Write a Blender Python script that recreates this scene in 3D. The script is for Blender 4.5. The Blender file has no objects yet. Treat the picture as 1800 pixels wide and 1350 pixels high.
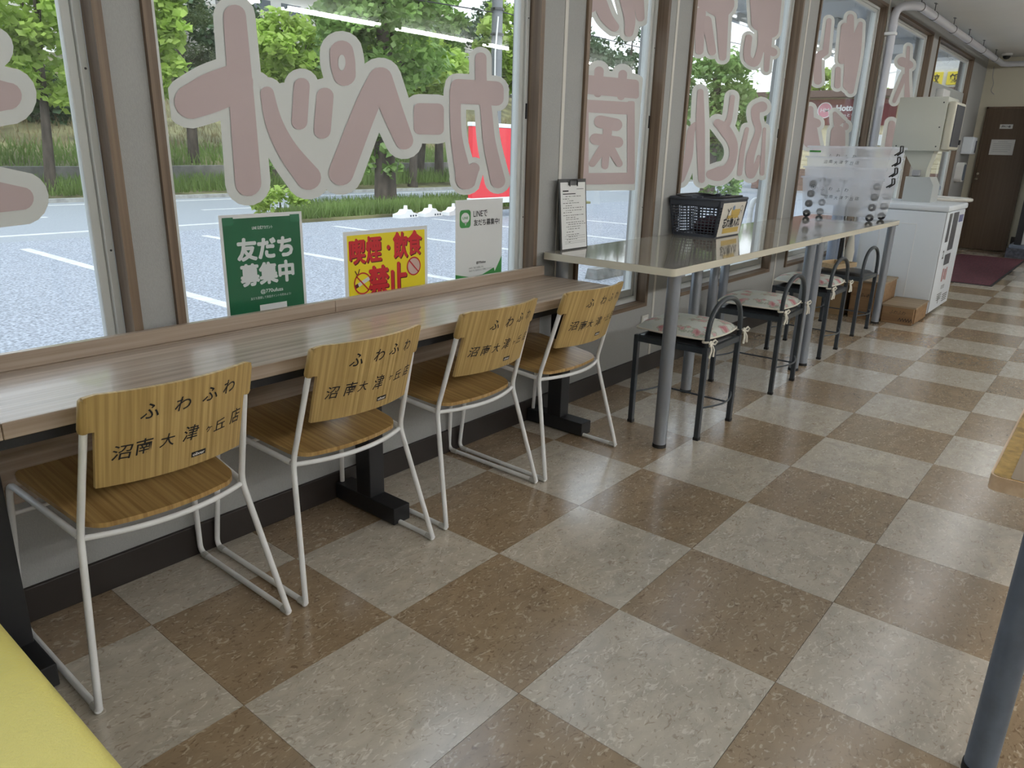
import bpy, bmesh, math, random
import numpy as np
from mathutils import Vector, Matrix
PI = math.pi
random.seed(7)
SC = bpy.context.scene
COL = SC.collection

# ------------------------------------------------------------------ camera
CAM_POS = Vector((-1.1388, -1.3369, 1.2347))
YAW, PITCH, ROLL = 0.686380, -0.309328, 0.026459
F_PX = 1290.21
_f = Vector((math.cos(PITCH)*math.cos(YAW), math.cos(PITCH)*math.sin(YAW), math.sin(PITCH)))
_r = Vector((math.sin(YAW), -math.cos(YAW), 0.0))
_u = _r.cross(_f)
_r2 = _r*math.cos(ROLL) + _u*math.sin(ROLL)
_u2 = -_r*math.sin(ROLL) + _u*math.cos(ROLL)
cam_data = bpy.data.cameras.new('camera')
cam_data.sensor_width = 36.0
cam_data.lens = 36.0*F_PX/1800.0
cam_data.clip_start = 0.05
cam_data.clip_end = 400
cam = bpy.data.objects.new('camera', cam_data)
COL.objects.link(cam)
M = Matrix((_r2, _u2, -_f)).transposed().to_4x4()
M.translation = CAM_POS
cam.matrix_world = M
SC.camera = cam

# ------------------------------------------------------------------ view, world, sun
SC.view_settings.view_transform = 'Standard'
SC.view_settings.look = 'None'
SC.view_settings.gamma = 1.0
SC.view_settings.exposure = 0.1
SC.cycles.transparent_max_bounces = 32
SC.view_settings.use_curve_mapping = False
W = bpy.data.worlds.new('overcast_sky')
SC.world = W
W.use_nodes = True
nt = W.node_tree
nt.nodes.clear()
wo = nt.nodes.new('ShaderNodeOutputWorld')
bg = nt.nodes.new('ShaderNodeBackground')
tc = nt.nodes.new('ShaderNodeTexCoord')
sx = nt.nodes.new('ShaderNodeSeparateXYZ')
rp = nt.nodes.new('ShaderNodeValToRGB')
rp.color_ramp.elements[0].position = 0.0
rp.color_ramp.elements[0].color = (0.93, 0.97, 1.0, 1)
rp.color_ramp.elements[1].position = 0.9
rp.color_ramp.elements[1].color = (0.66, 0.80, 1.0, 1)
nt.links.new(tc.outputs['Generated'], sx.inputs[0])
nt.links.new(sx.outputs['Z'], rp.inputs[0])
nt.links.new(rp.outputs[0], bg.inputs['Color'])
bg.inputs['Strength'].default_value = 1.9
nt.links.new(bg.outputs[0], wo.inputs['Surface'])
sun_d = bpy.data.lights.new('sun', 'SUN')
sun_d.energy = 2.0
sun_d.angle = math.radians(25)
sun_d.color = (1.0, 0.96, 0.88)
sun = bpy.data.objects.new('sun', sun_d)
COL.objects.link(sun)
sun.rotation_euler = Vector((0.35, 0.55, -1.0)).to_track_quat('-Z', 'Y').to_euler()
LAMP_GLOW = (5.0, 66.0)     # glow of the tubes in the two ceiling rows, used by their builder below

# ------------------------------------------------------------------ materials
MATS = {}
def mat(name, col, rough=0.5, metal=0.0, spec=0.5, noise=None, bump=None, coat=0.0, trans=None):
    """noise=(scale, amount, stretch) mottles the colour; bump=(scale, strength)."""
    if name in MATS:
        return MATS[name]
    m = bpy.data.materials.new(name)
    m.use_nodes = True
    t = m.node_tree
    b = t.nodes['Principled BSDF']
    b.inputs['Base Color'].default_value = (*col, 1)
    b.inputs['Roughness'].default_value = rough
    b.inputs['Metallic'].default_value = metal
    b.inputs['Specular IOR Level'].default_value = spec
    b.inputs['Coat Weight'].default_value = coat
    b.inputs['Coat Roughness'].default_value = 0.08
    if noise or bump:
        co = t.nodes.new('ShaderNodeTexCoord')
    if noise:
        sc, amt, st = noise
        mp = t.nodes.new('ShaderNodeMapping')
        mp.inputs['Scale'].default_value = st
        nz = t.nodes.new('ShaderNodeTexNoise')
        nz.inputs['Scale'].default_value = sc
        nz.inputs['Detail'].default_value = 5
        t.links.new(co.outputs['Object'], mp.inputs[0])
        t.links.new(mp.outputs[0], nz.inputs['Vector'])
        r = t.nodes.new('ShaderNodeValToRGB')
        r.color_ramp.elements[0].position = 0.3
        r.color_ramp.elements[1].position = 0.7
        r.color_ramp.elements[0].color = (*[c*(1-amt) for c in col], 1)
        r.color_ramp.elements[1].color = (*[min(1, c*(1+amt)) for c in col], 1)
        t.links.new(nz.outputs['Fac'], r.inputs[0])
        t.links.new(r.outputs[0], b.inputs['Base Color'])
    if bump:
        n2 = t.nodes.new('ShaderNodeTexNoise')
        n2.inputs['Scale'].default_value = bump[0]
        n2.inputs['Detail'].default_value = 3
        bp = t.nodes.new('ShaderNodeBump')
        bp.inputs['Strength'].default_value = bump[1]
        bp.inputs['Distance'].default_value = 0.002
        t.links.new(co.outputs['Object'], n2.inputs['Vector'])
        t.links.new(n2.outputs['Fac'], bp.inputs['Height'])
        t.links.new(bp.outputs[0], b.inputs['Normal'])
    if trans is not None:      # light passes through: leaves, vinyl, paper, milky plastic
        tr = t.nodes.new('ShaderNodeBsdfTranslucent')
        tr.inputs['Color'].default_value = (*col, 1)
        mx = t.nodes.new('ShaderNodeMixShader')
        mx.inputs[0].default_value = trans
        t.links.new(b.outputs[0], mx.inputs[1])
        t.links.new(tr.outputs[0], mx.inputs[2])
        t.links.new(mx.outputs[0], t.nodes['Material Output'].inputs['Surface'])
        if noise:
            t.links.new(r.outputs[0], tr.inputs['Color'])
    MATS[name] = m
    return m

def wood(name, c1, c2, axis, scale=1.0, rough=0.45, coat=0.0, mute=None):
    """grain runs along the given object axis (0 x, 1 y, 2 z)"""
    m = bpy.data.materials.new(name)
    m.use_nodes = True
    t = m.node_tree
    b = t.nodes['Principled BSDF']
    co = t.nodes.new('ShaderNodeTexCoord')
    mp = t.nodes.new('ShaderNodeMapping')
    s = [60*scale, 60*scale, 60*scale]
    s[axis] = 0.9*scale
    if mute is not None: s[mute] = 0.5      # bent sheets: the grain follows the sheet
    mp.inputs['Scale'].default_value = s
    nz = t.nodes.new('ShaderNodeTexNoise')
    nz.inputs['Scale'].default_value = 1.0
    nz.inputs['Detail'].default_value = 3
    nz.inputs['Roughness'].default_value = 0.6
    r = t.nodes.new('ShaderNodeValToRGB')
    r.color_ramp.elements[0].position = 0.35
    r.color_ramp.elements[0].color = (*c1, 1)
    r.color_ramp.elements[1].position = 0.65
    r.color_ramp.elements[1].color = (*c2, 1)
    bp = t.nodes.new('ShaderNodeBump')
    bp.inputs['Strength'].default_value = 0.12
    bp.inputs['Distance'].default_value = 0.001
    t.links.new(co.outputs['Object'], mp.inputs[0])
    t.links.new(mp.outputs[0], nz.inputs['Vector'])
    t.links.new(nz.outputs['Fac'], r.inputs[0])
    t.links.new(r.outputs[0], b.inputs['Base Color'])
    t.links.new(nz.outputs['Fac'], bp.inputs['Height'])
    t.links.new(bp.outputs[0], b.inputs['Normal'])
    b.inputs['Roughness'].default_value = rough
    b.inputs['Coat Weight'].default_value = coat
    MATS[name] = m
    return m

def glass_mat(name, tint=(0.97, 0.985, 0.98), ior=1.5):
    m = bpy.data.materials.new(name)
    m.use_nodes = True
    t = m.node_tree
    t.nodes.remove(t.nodes['Principled BSDF'])
    a = t.nodes.new('ShaderNodeBsdfTransparent')
    a.inputs['Color'].default_value = (*tint, 1)
    g = t.nodes.new('ShaderNodeBsdfGlossy')
    g.inputs['Roughness'].default_value = 0.0
    fr = t.nodes.new('ShaderNodeFresnel')
    ge = t.nodes.new('ShaderNodeNewGeometry')      # thin pane: both faces meet air, so the back face uses the inverse ratio
    mi = t.nodes.new('ShaderNodeMix')
    mi.inputs['A'].default_value = ior
    mi.inputs['B'].default_value = 1.0/ior
    t.links.new(ge.outputs['Backfacing'], mi.inputs['Factor'])
    t.links.new(mi.outputs['Result'], fr.inputs['IOR'])
    mx = t.nodes.new('ShaderNodeMixShader')
    t.links.new(fr.outputs[0], mx.inputs[0])
    t.links.new(a.outputs[0], mx.inputs[1])
    t.links.new(g.outputs[0], mx.inputs[2])
    t.links.new(mx.outputs[0], t.nodes['Material Output'].inputs['Surface'])
    MATS[name] = m
    return m

def milky_mat(name, col, alpha):
    """translucent polypropylene / acrylic"""
    m = bpy.data.materials.new(name)
    m.use_nodes = True
    t = m.node_tree
    b = t.nodes['Principled BSDF']
    b.inputs['Base Color'].default_value = (*col, 1)
    b.inputs['Roughness'].default_value = 0.25
    tr = t.nodes.new('ShaderNodeBsdfTranslucent')
    tr.inputs['Color'].default_value = (*col, 1)
    m1 = t.nodes.new('ShaderNodeMixShader')
    m1.inputs[0].default_value = 0.6
    a = t.nodes.new('ShaderNodeBsdfTransparent')
    a.inputs['Color'].default_value = (1.0, 1.0, 1.0, 1)
    mx = t.nodes.new('ShaderNodeMixShader')
    mx.inputs[0].default_value = alpha
    t.links.new(b.outputs[0], m1.inputs[1])
    t.links.new(tr.outputs[0], m1.inputs[2])
    t.links.new(a.outputs[0], mx.inputs[1])
    t.links.new(m1.outputs[0], mx.inputs[2])
    t.links.new(mx.outputs[0], t.nodes['Material Output'].inputs['Surface'])
    MATS[name] = m
    return m

def emit_mat(name, col, strength):
    m = bpy.data.materials.new(name)
    m.use_nodes = True
    b = m.node_tree.nodes['Principled BSDF']
    b.inputs['Base Color'].default_value = (*col, 1)
    b.inputs['Emission Color'].default_value = (*col, 1)
    b.inputs['Emission Strength'].default_value = strength
    MATS[name] = m
    return m

def tile_mat(name, base, dark, light):
    """marbled linoleum: short streaky flecks; every tile shifts the pattern by its own random"""
    m = bpy.data.materials.new(name)
    m.use_nodes = True
    t = m.node_tree
    b = t.nodes['Principled BSDF']
    co = t.nodes.new('ShaderNodeTexCoord')
    oi = t.nodes.new('ShaderNodeObjectInfo')
    ml = t.nodes.new('ShaderNodeVectorMath'); ml.operation = 'SCALE'
    cb = t.nodes.new('ShaderNodeCombineXYZ')
    t.links.new(oi.outputs['Random'], cb.inputs[0]); t.links.new(oi.outputs['Random'], cb.inputs[1])
    ml.inputs['Scale'].default_value = 37.0
    t.links.new(cb.outputs[0], ml.inputs[0])
    ad = t.nodes.new('ShaderNodeVectorMath'); ad.operation = 'ADD'
    t.links.new(co.outputs['Object'], ad.inputs[0]); t.links.new(ml.outputs[0], ad.inputs[1])
    def nz(scale, detail, dist, st):
        mp = t.nodes.new('ShaderNodeMapping'); mp.inputs['Scale'].default_value = st
        mp.inputs['Rotation'].default_value = (0, 0, 0.35)
        n = t.nodes.new('ShaderNodeTexNoise')
        n.inputs['Scale'].default_value = scale; n.inputs['Detail'].default_value = detail
        n.inputs['Distortion'].default_value = dist
        t.links.new(ad.outputs[0], mp.inputs[0]); t.links.new(mp.outputs[0], n.inputs['Vector'])
        return n
    n1 = nz(9, 6, 1.5, (1, 1.6, 1)); n2 = nz(26, 5, 2.2, (1, 1.8, 1)); n3 = nz(30, 5, 2.5, (1, 1.5, 1))
    r1 = t.nodes.new('ShaderNodeValToRGB')
    r1.color_ramp.elements[0].position = 0.3; r1.color_ramp.elements[0].color = (*[c*0.86 for c in base], 1)
    r1.color_ramp.elements[1].position = 0.7; r1.color_ramp.elements[1].color = (*[min(1, c*1.12) for c in base], 1)
    t.links.new(n1.outputs['Fac'], r1.inputs[0])
    def layer(prev, n, lo, hi, col, amt):
        r = t.nodes.new('ShaderNodeValToRGB')
        r.color_ramp.elements[0].position = lo; r.color_ramp.elements[0].color = (0, 0, 0, 1)
        r.color_ramp.elements[1].position = hi; r.color_ramp.elements[1].color = (amt, amt, amt, 1)
        t.links.new(n.outputs['Fac'], r.inputs[0])
        mx = t.nodes.new('ShaderNodeMix'); mx.data_type = 'RGBA'
        t.links.new(r.outputs[0], mx.inputs['Factor'])
        t.links.new(prev, mx.inputs['A']); mx.inputs['B'].default_value = (*col, 1)
        return mx.outputs['Result']
    c = layer(r1.outputs[0], n2, 0.575, 0.66, light, 0.7)
    c = layer(c, n3, 0.575, 0.68, dark, 0.65)
    t.links.new(c, b.inputs['Base Color'])
    b.inputs['Roughness'].default_value = 0.22
    b.inputs['Specular IOR Level'].default_value = 1.0
    b.inputs['Coat Weight'].default_value = 0.5      # floor wax
    b.inputs['Coat Roughness'].default_value = 0.17
    bp = t.nodes.new('ShaderNodeBump'); bp.inputs['Strength'].default_value = 0.06; bp.inputs['Distance'].default_value = 0.001
    t.links.new(n1.outputs['Fac'], bp.inputs['Height']); t.links.new(bp.outputs[0], b.inputs['Normal'])
    MATS[name] = m
    return m

mat('wallpaper', (0.37, 0.37, 0.355), 0.85, bump=(420, 0.6), noise=(300, 0.05, (1, 1, 0.35)))
mat('ceiling', (0.72, 0.72, 0.69), 0.9, noise=(2.0, 0.03, (1, 1, 1)))
mat('wall_cream', (0.62, 0.58, 0.46), 0.85, bump=(300, 0.2))
mat('plinth_dark', (0.020, 0.014, 0.011), 0.5)
wood('trim_wood', (0.11, 0.072, 0.044), (0.20, 0.138, 0.088), 2, 1.0, 0.5)
wood('trim_wood_x', (0.11, 0.072, 0.044), (0.20, 0.138, 0.088), 0, 1.0, 0.5)
mat('sash', (0.62, 0.63, 0.60), 0.4)
glass_mat('glass')
tile_mat('tile_light', (0.57, 0.51, 0.42), (0.33, 0.25, 0.18), (0.80, 0.75, 0.66))
tile_mat('tile_dark', (0.35, 0.255, 0.16), (0.15, 0.085, 0.045), (0.64, 0.53, 0.39))
mat('grout', (0.16, 0.12, 0.09), 0.8)
wood('counter_wood', (0.29, 0.215, 0.155), (0.45, 0.355, 0.275), 0, 0.8, 0.27, 0.25)
mat('black_steel', (0.012, 0.012, 0.014), 0.45, bump=(500, 0.15))
wood('oak', (0.37, 0.24, 0.08), (0.57, 0.40, 0.16), 2, 2.0, 0.42, mute=1)
wood('oak_seat', (0.31, 0.175, 0.055), (0.48, 0.31, 0.115), 1, 2.0, 0.34, mute=2)
mat('white_paint', (0.86, 0.86, 0.85), 0.35, noise=(14, 0.07, (1, 1, 1)))
mat('ink', (0.012, 0.011, 0.012), 0.6)
mat('tag_black', (0.02, 0.02, 0.02), 0.4)
mat('white_ink', (0.85, 0.85, 0.83), 0.6)
mat('clear_glide', (0.60, 0.60, 0.57), 0.3)
mat('silver', (0.34, 0.37, 0.42), 0.38, 0.75)
mat('black_rubber', (0.012, 0.012, 0.012), 0.7)
mat('table_cream', (0.36, 0.325, 0.26), 0.05, spec=0.8, coat=0.6)
mat('table_edge', (0.68, 0.64, 0.52), 0.35)
mat('stool_steel', (0.038, 0.046, 0.055), 0.42, noise=(30, 0.15, (1, 1, 1)))
mat('wire_steel', (0.10, 0.10, 0.10), 0.3, 0.8)
mat('black_vinyl', (0.018, 0.018, 0.020), 0.38, bump=(260, 0.3))
mat('cotton', (0.78, 0.74, 0.64), 0.9)
mat('yellow_vinyl', (0.90, 0.78, 0.22), 0.38, bump=(210, 0.7))
mat('steel_grey', (0.14, 0.17, 0.22), 0.45, 0.3, noise=(22, 0.12, (1, 1, 1)))
mat('steel_cap', (0.02, 0.022, 0.026), 0.5)
wood('edge_pine', (0.60, 0.42, 0.26), (0.76, 0.58, 0.40), 0, 0.6, 0.35)
mat('lacquer_top', (0.34, 0.26, 0.18), 0.12, noise=(9, 0.10, (1, 1, 1)))
mat('lacquer_band', (0.42, 0.26, 0.07), 0.10, noise=(60, 0.35, (1, 1, 1)))
# ------------------------------------------------------------------ mesh helpers
def link(o, parent=None):
    COL.objects.link(o)
    if parent is not None:
        o.parent = parent
    return o

def thing(name, label, cat, loc=(0, 0, 0), rz=0.0, group=None):
    o = bpy.data.objects.new(name, None)
    o.empty_display_size = 0.1
    o.location = loc
    o.rotation_euler = (0, 0, rz)
    o['label'] = label
    o['category'] = cat
    if group:
        o['group'] = group
    return link(o)

def tag(o, label, cat, group=None):
    o['label'] = label
    o['category'] = cat
    if group:
        o['group'] = group
    return o

def struct(o):
    o['kind'] = 'structure'
    return o

class MB:
    """collects geometry of one part"""
    def __init__(self):
        self.bm = bmesh.new()
    def box(self, x0, x1, y0, y1, z0, z1, bev=0.0, seg=2):
        b2 = bmesh.new()
        vs = [b2.verts.new((x, y, z)) for x in (x0, x1) for y in (y0, y1) for z in (z0, z1)]
        for q in ((0, 1, 3, 2), (4, 6, 7, 5), (0, 4, 5, 1), (2, 3, 7, 6), (0, 2, 6, 4), (1, 5, 7, 3)):
            b2.faces.new([vs[i] for i in q])
        if bev > 0:
            bmesh.ops.bevel(b2, geom=b2.edges[:], offset=bev, segments=seg, profile=0.5, affect='EDGES')
        self._merge(b2)
        return self
    def _merge(self, b2, M=None):
        me = bpy.data.meshes.new('tmp')
        b2.to_mesh(me)
        b2.free()
        if M is not None:
            me.transform(M)
        self.bm.from_mesh(me)
        bpy.data.meshes.remove(me)
    def obox(self, center, size, M3, bev=0.0):
        """oriented box, M3 a 3x3 rotation"""
        b2 = MB().box(-size[0]/2, size[0]/2, -size[1]/2, size[1]/2, -size[2]/2, size[2]/2, bev).bm
        T = M3.to_4x4(); T.translation = Vector(center)
        self._merge(b2, T)
        return self
    def tube(self, pts, r, seg=10, closed=False, bend=0.0, cap=True):
        """round tube along a polyline; bend rounds the inner corners"""
        P = [Vector(p) for p in pts]
        if bend > 0 and not closed and len(P) > 2:
            Q = [P[0]]
            for i in range(1, len(P)-1):
                a, b, c = P[i-1], P[i], P[i+1]
                d1 = (a-b); d2 = (c-b)
                l = min(bend, d1.length*0.45, d2.length*0.45)
                p1 = b + d1.normalized()*l; p2 = b + d2.normalized()*l
                for k in range(6):
                    t = k/5
                    Q.append(p1*(1-t)**2 + b*2*t*(1-t) + p2*t*t)
            Q.append(P[-1])
            P = Q
        n = len(P)
        rs = r if isinstance(r, (list, tuple)) else [r]*n
        rings = []
        up = None
        for i in range(n):
            if closed:
                d = P[(i+1) % n]-P[i-1]
            else:
                d = P[min(i+1, n-1)]-P[max(i-1, 0)]
            if d.length < 1e-9: d = Vector((0, 0, 1))
            d.normalize()
            if up is None:
                up = Vector((0, 0, 1)) if abs(d.z) < 0.9 else Vector((1, 0, 0))
            s = d.cross(up)
            if s.length < 1e-6: s = d.cross(Vector((0, 1, 0)))
            s.normalize()
            up = s.cross(d).normalized()
            rings.append([self.bm.verts.new(P[i]+(s*math.cos(2*PI*k/seg)+up*math.sin(2*PI*k/seg))*rs[i]) for k in range(seg)])
        for i in range(n if closed else n-1):
            A, B = rings[i], rings[(i+1) % n]
            for k in range(seg):
                self.bm.faces.new((A[k], A[(k+1) % seg], B[(k+1) % seg], B[k]))
        if not closed and cap:
            self.bm.faces.new(rings[0][::-1])
            self.bm.faces.new(rings[-1])
        return self
    def cyl(self, p, r, z0, z1, seg=20, r2=None):
        return self.tube([(p[0], p[1], z0), (p[0], p[1], z1)], [r, r if r2 is None else r2], seg)
    def lathe(self, prof, center=(0, 0, 0), seg=24, a0=0.0, a1=2*PI, sy=1.0):
        full = abs(a1-a0-2*PI) < 1e-6
        n = seg if full else seg+1
        rings = []
        for r, z in prof:
            rings.append([self.bm.verts.new((center[0]+r*math.cos(a0+(a1-a0)*k/seg), center[1]+sy*r*math.sin(a0+(a1-a0)*k/seg), center[2]+z)) for k in range(n)])
        for A, B in zip(rings[:-1], rings[1:]):
            for k in range(n if full else n-1):
                self.bm.faces.new((A[k], A[(k+1) % n], B[(k+1) % n], B[k]))
        return self
    def prism(self, poly, d0, d1, axis):
        """polygon (list of 2-tuples) extruded along axis: 0 -> (y,z), 1 -> (x,z), 2 -> (x,y)"""
        def P(a, b, d):
            return (d, a, b) if axis == 0 else ((a, d, b) if axis == 1 else (a, b, d))
        A = [self.bm.verts.new(P(a, b, d0)) for a, b in poly]
        B = [self.bm.verts.new(P(a, b, d1)) for a, b in poly]
        self.bm.faces.new(A); self.bm.faces.new(B[::-1])
        n = len(A)
        for i in range(n):
            self.bm.faces.new((A[i], B[i], B[(i+1) % n], A[(i+1) % n]))
        return self
    def grid(self, fn, nu, nv, thick=None):
        """surface fn(u,v)->Vector, u,v in 0..1; thick adds a back skin by fn(u,v,1)"""
        def sheet(k):
            return [[self.bm.verts.new(fn(i/nu, j/nv, k)) for j in range(nv+1)] for i in range(nu+1)]
        A = sheet(0)
        for i in range(nu):
            for j in range(nv):
                self.bm.faces.new((A[i][j], A[i+1][j], A[i+1][j+1], A[i][j+1]))
        if thick:
            B = sheet(1)
            for i in range(nu):
                for j in range(nv):
                    self.bm.faces.new((B[i][j], B[i][j+1], B[i+1][j+1], B[i+1][j]))
            for i in range(nu):
                self.bm.faces.new((A[i][0], B[i][0], B[i+1][0], A[i+1][0]))
                self.bm.faces.new((A[i][nv], A[i+1][nv], B[i+1][nv], B[i][nv]))
            for j in range(nv):
                self.bm.faces.new((A[0][j], A[0][j+1], B[0][j+1], B[0][j]))
                self.bm.faces.new((A[nu][j], B[nu][j], B[nu][j+1], A[nu][j+1]))
        return self
    def done(self, name, m, parent=None, smooth=None, label=None):
        bm = self.bm
        bmesh.ops.recalc_face_normals(bm, faces=bm.faces[:])
        me = bpy.data.meshes.new(name)
        bm.to_mesh(me)
        bm.free()
        if smooth is not None:
            me.polygons.foreach_set('use_smooth', [True]*len(me.polygons))
            try:
                me.set_sharp_from_angle(angle=math.radians(smooth))
            except Exception:
                pass
        me.materials.append(MATS[m] if isinstance(m, str) else m)
        o = bpy.data.objects.new(name, me)
        if label:
            o['label'] = label
        return link(o, parent)

def rrect(x0, x1, y0, y1, r, n=5):
    P = []
    for cx, cy, a in ((x1-r, y1-r, 0), (x0+r, y1-r, PI/2), (x0+r, y0+r, PI), (x1-r, y0+r, 1.5*PI)):
        for k in range(n+1):
            P.append((cx+r*math.cos(a+PI/2*k/n), cy+r*math.sin(a+PI/2*k/n)))
    return P

def fast_mesh(name, verts, faces4, m, parent=None):
    """quads from numpy arrays"""
    me = bpy.data.meshes.new(name)
    nv, nf = len(verts), len(faces4)
    me.vertices.add(nv)
    me.vertices.foreach_set('co', np.asarray(verts, dtype=np.float32).ravel())
    me.loops.add(nf*4)
    me.loops.foreach_set('vertex_index', np.asarray(faces4, dtype=np.int32).ravel())
    me.polygons.add(nf)
    me.polygons.foreach_set('loop_start', np.arange(0, nf*4, 4, dtype=np.int32))
    me.polygons.foreach_set('loop_total', np.full(nf, 4, dtype=np.int32))
    me.update(calc_edges=True)
    me.materials.append(MATS[m] if isinstance(m, str) else m)
    o = bpy.data.objects.new(name, me)
    return link(o, parent)

def copy_tree(o, parent=None):
    c = o.copy()
    COL.objects.link(c)
    c.parent = parent
    for ch in list(o.children):
        copy_tree(ch, c)
    return c

# ------------------------------------------------------------------ lettering: text outlines as flat meshes
_TXT = {}
def text_geo(s, bold=0.0):
    """verts (x,y) and faces for the string at size 1, centred; built from the default font with its CJK fallback"""
    key = (s, bold)
    if key in _TXT:
        return _TXT[key]
    cu = bpy.data.curves.new('txt', 'FONT')
    cu.body = s
    cu.align_x = 'CENTER'
    cu.align_y = 'CENTER'
    cu.offset = bold
    cu.resolution_u = 3
    cu.fill_mode = 'FRONT'
    o = bpy.data.objects.new('txt', cu)
    COL.objects.link(o)
    dg = bpy.context.evaluated_depsgraph_get()
    dg.update()
    me = bpy.data.meshes.new_from_object(o.evaluated_get(dg))
    V = [(v.co.x, v.co.y) for v in me.vertices]
    Fc = [tuple(p.vertices) for p in me.polygons]
    bpy.data.objects.remove(o)
    bpy.data.curves.remove(cu)
    bpy.data.meshes.remove(me)
    if V:
        x0 = min(v[0] for v in V); x1 = max(v[0] for v in V); y0 = min(v[1] for v in V); y1 = max(v[1] for v in V)
        V = [(v[0]-(x0+x1)/2, v[1]-(y0+y1)/2) for v in V]
        _TXT[key] = (V, Fc, x1-x0, y1-y0)
    else:
        _TXT[key] = ([], [], 1, 1)
    return _TXT[key]

class Print:
    """flat print collected on a surface map fn(a,b)->xyz"""
    def __init__(self, fn, nrm=None):
        self.nrm = nrm
        self.fn = fn; self.V = []; self.F = []; self.marks = [(0, 0)]
    def text(self, s, a, b, w=None, h=None, bold=0.0, rot=0.0, skew=0.0):
        if self.nrm is not None and bold > 0.008:      # heavier face: the glyph laid down several times with small shifts
            mk = list(self.marks)
            sz = h if h is not None else w/max(1, len(s))
            keep = self.fn
            nv = self.nrm
            for q in range(9):
                d = bold*sz*0.9*(q > 0)
                self.fn = lambda a_, b_, q=q: tuple(c+n*2e-5*q for c, n in zip(keep(a_, b_), nv))
                self.text(s, a+d*math.cos(q*PI/4), b+d*math.sin(q*PI/4), w, h, 0.0, rot, skew)
            self.fn = keep
            self.marks = mk+[(len(self.V), len(self.F))]
            return self
        V, F, tw, th = text_geo(s, bold)
        if not V: return self
        if w is None: w = h*tw/th
        if h is None: h = w*th/tw
        n = len(self.V)
        c, sn = math.cos(rot), math.sin(rot)
        for x, y in V:
            x2 = x/tw*w + skew*y/th*h; y2 = y/th*h
            self.V.append(self.fn(a+x2*c-y2*sn, b+x2*sn+y2*c))
        self.F += [tuple(n+i for i in f) for f in F]
        self.marks.append((len(self.V), len(self.F)))
        return self
    def each(self, name, m, parent):
        """every text() call as a part of its own"""
        for (v0, f0), (v1, f1) in zip(self.marks[:-1], self.marks[1:]):
            me = bpy.data.meshes.new(name)
            me.from_pydata(self.V[v0:v1], [], [tuple(i-v0 for i in f) for f in self.F[f0:f1]])
            me.materials.append(MATS[m])
            link(bpy.data.objects.new(name, me), parent)
    def poly(self, pts):
        n = len(self.V)
        self.V += [self.fn(a, b) for a, b in pts]
        self.F.append(tuple(range(n, n+len(pts))))
        return self
    def rect(self, a0, a1, b0, b1):
        return self.poly([(a0, b0), (a1, b0), (a1, b1), (a0, b1)])
    def disc(self, a, b, ra, rb, n=28):
        return self.poly([(a+ra*math.cos(2*PI*k/n), b+rb*math.sin(2*PI*k/n)) for k in range(n)])
    def ring(self, a, b, ra, rb, wdt, n=32):
        for k in range(n):
            t0, t1 = 2*PI*k/n, 2*PI*(k+1)/n
            self.poly([(a+ra*math.cos(t0), b+rb*math.sin(t0)), (a+ra*math.cos(t1), b+rb*math.sin(t1)),
                       (a+(ra-wdt)*math.cos(t1), b+(rb-wdt)*math.sin(t1)), (a+(ra-wdt)*math.cos(t0), b+(rb-wdt)*math.sin(t0))])
        return self
    def line(self, p, q, w):
        d = Vector((q[0]-p[0], q[1]-p[1])); n = Vector((-d.y, d.x)).normalized()*w/2
        return self.poly([(p[0]-n.x, p[1]-n.y), (q[0]-n.x, q[1]-n.y), (q[0]+n.x, q[1]+n.y), (p[0]+n.x, p[1]+n.y)])
    def done(self, name, m, parent=None):
        me = bpy.data.meshes.new(name)
        me.from_pydata(self.V, [], self.F)
        me.materials.append(MATS[m] if isinstance(m, str) else m)
        o = bpy.data.objects.new(name, me)
        return link(o, parent)
# ================================================================== the room
XL, XR = -2.6, 11.69          # room along the window wall
YW, YB = 0.706, -5.6          # window wall face, opposite wall face
ZC = 2.62
T = 0.45                      # floor tile
# (outer trim left, outer trim right)
WINS = [(-2.05, -0.266), (-0.167, 1.489), (1.80, 2.53), (2.787, 4.362), (4.687, 6.353), (6.50, 8.193), (8.487, 10.62)]
WZ0, WZ1 = 0.405, 2.512
TB = 0.024                    # trim board thickness

# floor slab and its tiles
floor = struct(MB().box(XL-0.1, XR+0.1, YB-0.1, YW+0.15, -0.12, -0.004).done('floor', 'grout'))
def in_view(x, y):
    d = Vector((x, y, 0)) - CAM_POS
    z = d.dot(_f)
    if z < 0.2: return False
    u = 900 + F_PX*d.dot(_r2)/z; v = 675 - F_PX*d.dot(_u2)/z
    return -60 < u < 1860 and -60 < v < 1420
tile_me = {}
rest = {0: MB(), 1: MB()}
ti = 0
for i in range(-6, 26):
    for j in range(-2, 13):
        x0, x1 = i*T, (i+1)*T
        y1, y0 = -j*T, -(j+1)*T
        cx0, cx1, cy0, cy1 = max(x0, XL), min(x1, XR), max(y0, YB), min(y1, YW)
        if cx1-cx0 < 0.01 or cy1-cy0 < 0.01: continue
        k = (i+j) % 2
        g = 0.0006
        vis = any(in_view(a, b) for a in (cx0, cx1, (cx0+cx1)/2) for b in (cy0, cy1, (cy0+cy1)/2))
        if vis:
            key = (round(cx1-cx0, 4), round(cy1-cy0, 4), k)
            if key not in tile_me:
                o = MB().box(-(cx1-cx0)/2+g, (cx1-cx0)/2-g, -(cy1-cy0)/2+g, (cy1-cy0)/2-g, -0.004, 0.0).done('floor_tile', 'tile_dark' if k == 0 else 'tile_light', floor)
                tile_me[key] = o.data
            else:
                o = link(bpy.data.objects.new('floor_tile', tile_me[key]), floor)
            o.location = ((cx0+cx1)/2, (cy0+cy1)/2, 0)
        else:
            rest[k].box(cx0+g, cx1-g, cy0+g, cy1-g, -0.004, 0.0)
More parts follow.
